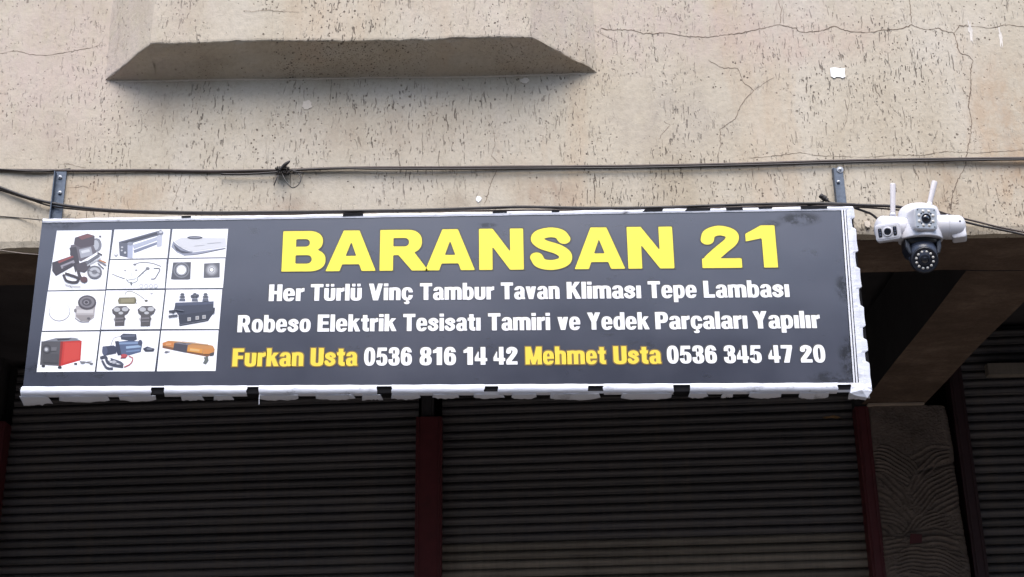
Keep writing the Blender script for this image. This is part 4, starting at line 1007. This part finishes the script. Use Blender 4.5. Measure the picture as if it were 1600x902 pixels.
# amber light bar
p = cell((736, 614), (1046, 612), (1030, 832), (712, 834))
p.poly([(742, 680), (775, 668), (920, 678), (1015, 695), (1026, 715), (1022, 742), (985, 756), (800, 720), (742, 706)], '#d99a5c').poly([(742, 694), (800, 706), (985, 742), (1022, 732), (1022, 742), (985, 756), (800, 720), (742, 708)], '#8b5c3c')
p.poly([(748, 680), (800, 676), (802, 698), (748, 694)], '#e08a4a').poly([(760, 684), (790, 682), (790, 692), (760, 692)], '#f1b37a').poly([(806, 682), (880, 690), (872, 734), (800, 720)], '#4b4a58').poly([(806, 682), (850, 672), (920, 678), (880, 692)], '#8d8b96').line([(835, 676), (870, 686)], 4, '#5a5966').poly([(882, 704), (960, 714), (956, 738), (876, 726)], '#f0a44a').poly([(892, 710), (945, 717), (942, 728), (890, 722)], '#f6c785').poly([(968, 712), (1018, 712), (1012, 738), (962, 742)], '#e2974e').line([(810, 672), (990, 690)], 5, '#ecc9a8')
p.poly([(760, 724), (786, 728), (762, 736), (752, 734)], '#7c7e88').poly([(966, 760), (990, 752), (992, 778), (978, 796), (962, 790), (972, 772)], '#6f7674').poly([(1000, 738), (1022, 730), (1020, 748), (1000, 752)], '#4b4a50').done()

# ------------------------------------------------------------------ cables
def cable(name, pts, r, mat, label, cat, k=8, nsub=8, parent=None, group=None):
    P = [on_y(x, y, Yd) for x, y, Yd in pts]; P = spline(P, nsub)
    b = B(); b.tube(P, r, k); o = b.build(name, mat, parent, smooth=True)
    if parent is None: tag(o, label, cat, group)
    return o
L = -.014
main = cable('cable', [(-40, 265, L), (0, 266, L), (120, 267, L), (230, 266.5, L), (330, 268, L), (445, 266, L), (500, 264, L), (560, 262.5, L), (700, 262, L), (800, 261, L), (900, 260.5, L), (1000, 259.5, L), (1150, 256.5, L), (1300, 252, L), (1450, 249, L), (1600, 247.5, L), (1650, 246, L)], .0066, M['cable_brown'], 'straight brown cable running across the whole wall above the sign', 'cable')
cable('cable', [(345, 272, -.025), (380, 272.5, -.026), (430, 269.5, -.028), (470, 265.5, -.027), (530, 263.5, -.026), (620, 264.5, -.024), (800, 263.8, -.024), (1000, 262.2, -.024), (1200, 257.5, -.024), (1400, 252.5, -.022), (1640, 249, -.02)], .0042, M['cable'], 'thinner black cable tied along the straight brown one, with a free end', 'cable')
cable('cable', [(-30, 262, L), (0, 264.5, L - .006), (60, 268, L - .006), (110, 264, L)], .0032, M['cable'], 'short slack cable strand under the left end of the straight cable', 'cable')
# knot of tape and wire on it
b = B(); K = lambda x, y, d=-.03: on_y(x, y, d)
for k_ in range(7):
    x = 431 + k_ * 3.0; b.tube([K(x, 263 - (k_ % 3), -.016), K(x + 2, 262, -.036), K(x + 3 + (k_ % 2), 271 + (k_ % 3), -.036), K(x + 1, 273, -.016)], .0042, 6)
b.tube(spline([K(436, 268), K(445, 258, -.04), K(453, 252, -.045)], 5), [.006, .006, .006, .007, .007, .008, .007, .007, .006, .005, .003], 6)
b.tube(spline([K(436, 270), K(432, 280, -.035), K(428, 290, -.03)], 5), .0028, 5)
b.tube(spline([K(440, 270), K(447, 284, -.045), K(457, 293.5, -.05), K(467, 288, -.045), K(470, 277, -.04), K(462, 268, -.03), K(455, 266, -.03)], 6), .0024, 6)
b.tube(spline([K(458, 268), K(466, 269, -.035), K(474, 270, -.03)], 4), .0035, 6)
tag(b.build('wire_tie', M['cable'], None, True), 'dark wire knot with a dangling loop tied round the straight cable', 'wire tie')
# cables that sag in from the left and lie along the top of the sign
cable('cable', [(-40, 279, -.02), (0, 293, -.02), (45, 309, -.025), (88, 319, -.035), (130, 325, -.06), (180, 329, -.08), (260, 331.5, -.095), (340, 332.5, -.11), (450, 331.5, -.12), (560, 330, -.12), (650, 328.5, -.12), (760, 325, -.12), (820, 323.5, -.12), (900, 325, -.12), (1000, 325, -.12), (1100, 322, -.12), (1200, 319, -.12), (1290, 318.5, -.115), (1350, 321, -.10), (1400, 323, -.09), (1430, 330, -.08)], .0066, M['cable'], 'black cable sagging past the left bracket and lying along the sign top', 'cable', nsub=6)
cable('cable', [(-40, 283, -.012), (0, 297, -.012), (50, 313, -.018), (90, 324, -.028), (180, 331.5, -.06), (300, 335, -.085), (420, 335, -.10), (540, 332.5, -.105), (700, 330, -.105), (900, 328, -.105), (1100, 325.5, -.105), (1240, 322, -.105), (1330, 323.5, -.09), (1400, 328, -.08), (1440, 334, -.06)], .0036, M['cable_brown'], 'brown cable just under the black one along the sign top', 'cable', nsub=6)
cable('cable', [(-40, 285, -.012), (0, 298, -.012), (30, 306, -.012), (85, 325, -.020)], .0022, M['cable'], 'thin strand ending behind the left bracket', 'wire')
cable('cable', [(-30, 336, -.008), (0, 338, -.008), (35, 341, -.01), (75, 345, -.05)], .0022, M['cable'], 'thin black wire entering the sign corner at the upper left', 'wire')
cable('cable', [(-30, 389, -.02), (0, 391.5, -.02), (35, 396, -.03), (68, 398.5, -.08)], .0020, M['thin_wire'], 'pale thin wire crossing below the wall edge left of the sign', 'wire')
cable('cable', [(1335, 325, -.09), (1352, 331, -.085), (1362, 335, -.08), (1375, 346, -.075), (1385, 356, -.07)], .0048, M['cable'], 'short black lead dropping to the left lens of the camera', 'cable')
cable('cable', [(1452, 330, -.07), (1480, 338, -.06), (1505, 346, -.05), (1530, 352.5, -.04), (1560, 358.5, -.035), (1600, 367, -.03), (1650, 380, -.03)], .0046, M['cable'], 'black cable leaving the camera towards the lower right', 'cable')
cable('cable', [(1455, 326, -.06), (1480, 335, -.05), (1505, 341.5, -.035), (1530, 347.5, -.03), (1560, 355, -.025), (1600, 363, -.02), (1650, 374, -.02)], .0040, M['cable_brown'], 'second thinner cable leaving the camera just above the first', 'cable')
# plug on the cables beside the right bracket
b = B(); a0, a1 = on_y(1281, 305, -.10), on_y(1293, 313.5, -.10); d_ = (a1 - a0) / np.linalg.norm(a1 - a0); Ld = np.linalg.norm(a1 - a0)
b.lathe([(0, 0), (.0085, 0), (.0105, .004), (.0105, .012), (.0085, .014), (.012, .016), (.012, .025), (.009, .028), (.0095, Ld), (0, Ld)], a0, d_, 14)
b.tube(spline([a1, on_y(1299, 317, -.10), on_y(1318, 319, -.1)], 4), .004, 6)
b.tube(spline([a1 - d_ * .01, on_y(1283, 316, -.10), on_y(1262, 319, -.11)], 4), .0035, 6)
tag(b.build('cable_plug', M['cable'], None, False), 'black plug connector sticking up beside the right sign bracket', 'connector')

# ------------------------------------------------------------------ the three-eyed security camera
U_ = .000413    # one unit of the layout grid in metres
origin = on_y(1340 + 600 / 6.01, 280 + 450 / 6.01, -.16)
sec = tag(empty('security_camera', tuple(origin)), 'white security camera with three lens heads and two antennas beside the sign', 'camera')
def C3(x, y, d=0, e=0): return ((x - 600) * U_ - (d + e) * U_ * .31, -d * U_, -(y - 450) * U_ * 1.07 - (d + e) * U_ * .45)   # d towards the street
def superell(cx, cy, cz, rx, ry, rz, n1=.8, n2=.8, nu=28, nv=18, cutz=None):
    vs = []; f = []
    sp = lambda v, n: math.copysign(abs(v) ** n, v)
    for j in range(nv + 1):
        a = -pi / 2 + pi * j / nv
        for i in range(nu):
            t = 2 * pi * i / nu
            z = rz * sp(sin(a), n1)
            if cutz is not None: z = max(z, cutz)
            vs.append((cx + rx * sp(cos(a), n1) * sp(cos(t), n2), cy + ry * sp(cos(a), n1) * sp(sin(t), n2), cz + z))
    f = [(j * nu + i, j * nu + (i + 1) % nu, (j + 1) * nu + (i + 1) % nu, (j + 1) * nu + i) for j in range(nv) for i in range(nu)]
    return vs, f
def capsule(b, p0, p1, r, k=24, flat=1.0):
    p0, p1 = np.array(p0), np.array(p1); d = p1 - p0; L_ = np.linalg.norm(d)
    prof = [(r * sin(t), -r * .62 * cos(t)) for t in np.linspace(0, pi / 2, 8)] + [(r * sin(t), L_ - r * .62 * cos(t)) for t in np.linspace(pi / 2, pi, 8)]
    b.lathe(prof, p0, d, k)
def rounded_plate(b, c, ux, uz, hw, hh, rad, th, mi=0, k=5, back=0, scale_front=1.0):
    """rounded rectangle, centred c, spanned by ux, uz; front at +n*th"""
    c, ux, uz = np.array(c), np.array(ux, float), np.array(uz, float); ux /= np.linalg.norm(ux); uz /= np.linalg.norm(uz)
    n_ = np.cross(ux, uz); pts = []
    for sx, sz, a0 in ((1, 1, 0), (-1, 1, 90), (-1, -1, 180), (1, -1, 270)):
        for i in range(k + 1):
            a = radians(a0 + 90 * i / k); pts.append((sx * (hw - rad) + rad * cos(a), sz * (hh - rad) + rad * sin(a)))
    m = len(pts); rings = []
    for s, t in ((1.0, -back), (1.0, th * .75), (.97, th * .95), (.93, th)):
        rings += [c + ux * x * s * (scale_front if t > 0 else 1) + uz * z * s * (scale_front if t > 0 else 1) + n_ * t for x, z in pts]
    f = [(r * m + i, r * m + (i + 1) % m, (r + 1) * m + (i + 1) % m, (r + 1) * m + i) for r in range(3) for i in range(m)] + [tuple(range(3 * m, 4 * m))]
    b.add(rings, f, mi); return n_
# main body
b = B(); b.add(*superell(*C3(585, 392, 0), 205 * U_, 140 * U_, 172 * U_, .75, .9, 32, 20))
# flared skirt over the ball
prof = [(150, 60), (172, 20), (196, -50), (203, -100), (203, -112), (190, -112), (0, -100)]
b.lathe([(r * U_, h * U_) for r, h in prof], C3(580, 478, 30), (.02, -.12, 1), 36)
# neck back to the wall and base plate
b.add(*superell(*C3(600, 400, -190), 150 * U_, 210 * U_, 120 * U_, .5, .5, 24, 12))
sec_body = b.build('housing', M['cam_white'], sec, True)
b = B(); b.box(-.055, .055, .125, .156, -.01, .09); bevel(b.build('wall_mount', M['cam_white'], sec), .008, 3)
# upper lens face, turned slightly left and down
def basis(yaw, pitch):
    n_ = np.array([sin(yaw) * cos(pitch), -cos(yaw) * cos(pitch), sin(pitch)])
    ux = np.array([cos(yaw), sin(yaw), 0.0]); uz = np.cross(n_, ux) * -1
    uz = np.cross(ux, n_) * -1 if False else np.cross(n_, ux)
    if uz[2] < 0: uz = -uz
    return ux, uz, n_
hd = empty('upper_lens_head', C3(648, 352, 205, 66)); hd.parent = sec
ux, uz, nn = basis(.10, -.22)
b = B(); rounded_plate(b, (0, 0, 0), ux, uz, 112 * U_, 112 * U_, 38 * U_, 62 * U_, back=130 * U_); b.build('lens_hood', M['cam_white'], hd, True)
b = B(); rounded_plate(b, nn * 61 * U_, ux, uz, 99 * U_, 99 * U_, 32 * U_, 5 * U_); b.build('lens_plate', M['cam_face'], hd, False)
f0 = nn * 66 * U_
b = B(); b.lathe([(0, 4 * U_), (34 * U_, 4 * U_), (36 * U_, 9 * U_), (44 * U_, 9 * U_), (46 * U_, 0)], f0, nn, 24); b.build('lens_barrel', M['cam_black'], hd)
b = B(); b.lathe([(0, 14 * U_), (12 * U_, 13 * U_), (24 * U_, 9 * U_), (30 * U_, 5 * U_)], f0, nn, 20); b.build('lens', M['glass'], hd, True)
b = B(); bd = B()
for k_ in range(8):
    a = radians(22.5 + 45 * k_); b.lathe([(0, 7 * U_), (8 * U_, 6 * U_), (13 * U_, 3 * U_), (16 * U_, 0)], f0 + (ux * cos(a) + uz * sin(a)) * 72 * U_, nn, 12)
for sx in (-1, 1):
    for sz in (-1, 1):
        bd.lathe([(0, 3 * U_), (6 * U_, 2 * U_), (6.5 * U_, 0)], f0 + (ux * sx + uz * sz) * 80 * U_, nn, 8)
        bd.lathe([(0, 3 * U_), (7 * U_, 2 * U_), (7.5 * U_, 0)], f0 + (ux * sx * 46 + uz * sz * 46) * U_ , nn, 8)
b.build('led_ring', M['led'], hd, True); bd.build('infrared_diodes', M['cam_black'], hd)
# left head
lh = empty('left_lens_head', C3(295, 466, 10)); lh.parent = sec
b = B(); capsule(b, (-70 * U_, 0, 12 * U_), (150 * U_, 0, -8 * U_), 118 * U_, 28); b.build('pod', M['cam_white'], lh, True)
ux, uz, nn = basis(-.34, -.26)
b = B(); rounded_plate(b, (-42 * U_, -92 * U_, -74 * U_), ux, uz, 116 * U_, 82 * U_, 30 * U_, 48 * U_, back=70 * U_); b.build('lens_hood', M['cam_white'], lh, True)
o_ = np.array((-42 * U_, -92 * U_, -74 * U_)) + nn * 48 * U_
b = B(); rounded_plate(b, o_ - ux * 3 * U_, ux, uz, 96 * U_, 62 * U_, 20 * U_, 3 * U_); b.build('lens_plate', M['cam_white'], lh)
b = B()
for s in (-1, 1): rounded_plate(b, o_ + ux * (s * 68 - 3) * U_ + nn * 3 * U_, ux, uz, 17 * U_, 44 * U_, 15 * U_, 4 * U_)
b.lathe([(0, 8 * U_), (30 * U_, 8 * U_), (35 * U_, 3 * U_)], o_ + nn * 3 * U_ - ux * 2 * U_, nn, 20)
b.build('lens', M['glass'], lh)
b = B(); b.lathe([(33 * U_, 6 * U_), (40 * U_, 8 * U_), (46 * U_, 5 * U_), (48 * U_, 0)], o_ + nn * 3 * U_ - ux * 2 * U_, nn, 24); b.build('lens_rim', M['cam_white'], lh, True)
b = B()
for s in (-1, 1):
    for q in (-1, 0, 1): b.lathe([(0, 4 * U_), (9 * U_, 3 * U_), (11 * U_, 0)], o_ + ux * (s * 68 - 3) * U_ + uz * q * 24 * U_ + nn * 6.5 * U_, nn, 10)
b.build('infrared_diodes', M['cam_navy'], lh)
# right head, seen from its blank back side
rh = empty('right_lens_head', C3(880, 455, 30)); rh.parent = sec
b = B(); capsule(b, (-120 * U_, 0, 2 * U_), (62 * U_, 0, -4 * U_), 116 * U_, 28)
b.lathe([(118 * U_, 0), (121 * U_, 3 * U_), (121 * U_, 9 * U_), (118 * U_, 12 * U_)], (-48 * U_, 0, 2 * U_), (1, 0, -.03), 28)
b.build('pod', M['cam_white'], rh, True)
b = B(); rounded_plate(b, (60 * U_, -14 * U_, -70 * U_), (.95, -.28, 0), (0, 0, 1), 66 * U_, 70 * U_, 22 * U_, 60 * U_, back=60 * U_); b.build('lens_hood', M['cam_white'], rh, True)
b = B(); b.lathe([(0, 3 * U_), (9 * U_, 2 * U_), (9 * U_, -4 * U_)], (52 * U_, -116 * U_, 8 * U_), (0, -1, 0), 10); b.build('microphone_hole', M['cam_black'], rh)
# round black head under the skirt
dh = empty('ball_head', C3(574, 640, 30)); dh.parent = sec
b = B()
for s in (-1, 1):   # fork arms holding the ball
    pts = [(s * 168, 105), (s * 182, 40), (s * 180, -30), (s * 155, -92), (s * 120, -110), (s * 128, -30), (s * 126, 60), (s * 124, 105)]
    q = [(x * .94 * U_, z * U_ * 1.07) for x, z in pts]
    if s > 0: q = q[::-1]
    b = B(); b.prism(q, -75 * U_, 75 * U_); bevel(b.build('fork_arm', M['cam_black'], dh), .006, 3)
b = B(); b.add(*superell(0, 0, 48 * U_, 168 * U_, 120 * U_, 55 * U_, .6, 1, 32, 12)); b.build('turntable', M['cam_black'], dh, True)
b = B(); b.add(*superell(2 * U_, 0, -74 * U_, 136 * U_, 136 * U_, 150 * U_, 1, 1, 32, 20)); b.build('ball', M['cam_navy'], dh, True)
ux, uz, nn = basis(-.16, -.46)
fc = np.array((4 * U_, 0, -128 * U_)) + nn * 88 * U_
b = B(); b.lathe([(128 * U_, -60 * U_), (126 * U_, 0), (120 * U_, 14 * U_), (112 * U_, 20 * U_), (106 * U_, 16 * U_), (0, 14 * U_)], fc, nn, 36); b.build('face_ring', M['cam_black'], dh, True)
f0 = fc + nn * 17 * U_
b = B()
for k_ in range(12):
    a = radians(15 + 30 * k_); b.lathe([(0, 6 * U_), (9 * U_, 5 * U_), (13 * U_, 0)], f0 + (ux * cos(a) + uz * sin(a)) * 78 * U_, nn, 10)
b.build('led_ring', M['led'], dh, True)
b = B(); b.lathe([(52 * U_, 0), (50 * U_, 9 * U_), (36 * U_, 11 * U_), (34 * U_, 4 * U_), (0, 4 * U_)], f0, nn, 24); b.build('lens_barrel', M['cam_black'], dh)
b = B(); b.lathe([(0, 15 * U_), (14 * U_, 13 * U_), (26 * U_, 9 * U_), (33 * U_, 4 * U_)], f0, nn, 20); b.build('lens', M['glass'], dh, True)
# antennas
def antenna(x0, y0, x1, y1):
    p0, p1 = np.array(C3(x0, y0, 20)), np.array(C3(x1, y1, 40)); b = B()
    d = p1 - p0; d /= np.linalg.norm(d); sx = np.cross(d, (0, 1, 0)); sx /= np.linalg.norm(sx); sy = np.cross(sx, d)
    vs = []; k = 10; H = [(0, 20), (.06, 25), (.12, 25), (.14, 24), (.95, 28), (.99, 24), (1.0, 14)]; Lg = np.linalg.norm(p1 - p0)
    for t, r in H:
        for i in range(k):
            a = 2 * pi * i / k; vs.append(p0 + d * Lg * t + sx * cos(a) * r * U_ + sy * sin(a) * r * U_ * .6)
    f = [(j * k + i, j * k + (i + 1) % k, (j + 1) * k + (i + 1) % k, (j + 1) * k + i) for j in range(len(H) - 1) for i in range(k)] + [tuple(range((len(H) - 1) * k, len(H) * k))]
    b.add(vs, f); b.build('antenna', M['antenna'], sec, True)
    b = B(); b.lathe([(0, -8 * U_), (26 * U_, -8 * U_), (30 * U_, 8 * U_), (24 * U_, 26 * U_), (0, 26 * U_)], p0, d, 16); b.build('antenna_hinge', M['cam_white'], sec, True)
antenna(342, 335, 380, 18); antenna(700, 240, 785, 2)
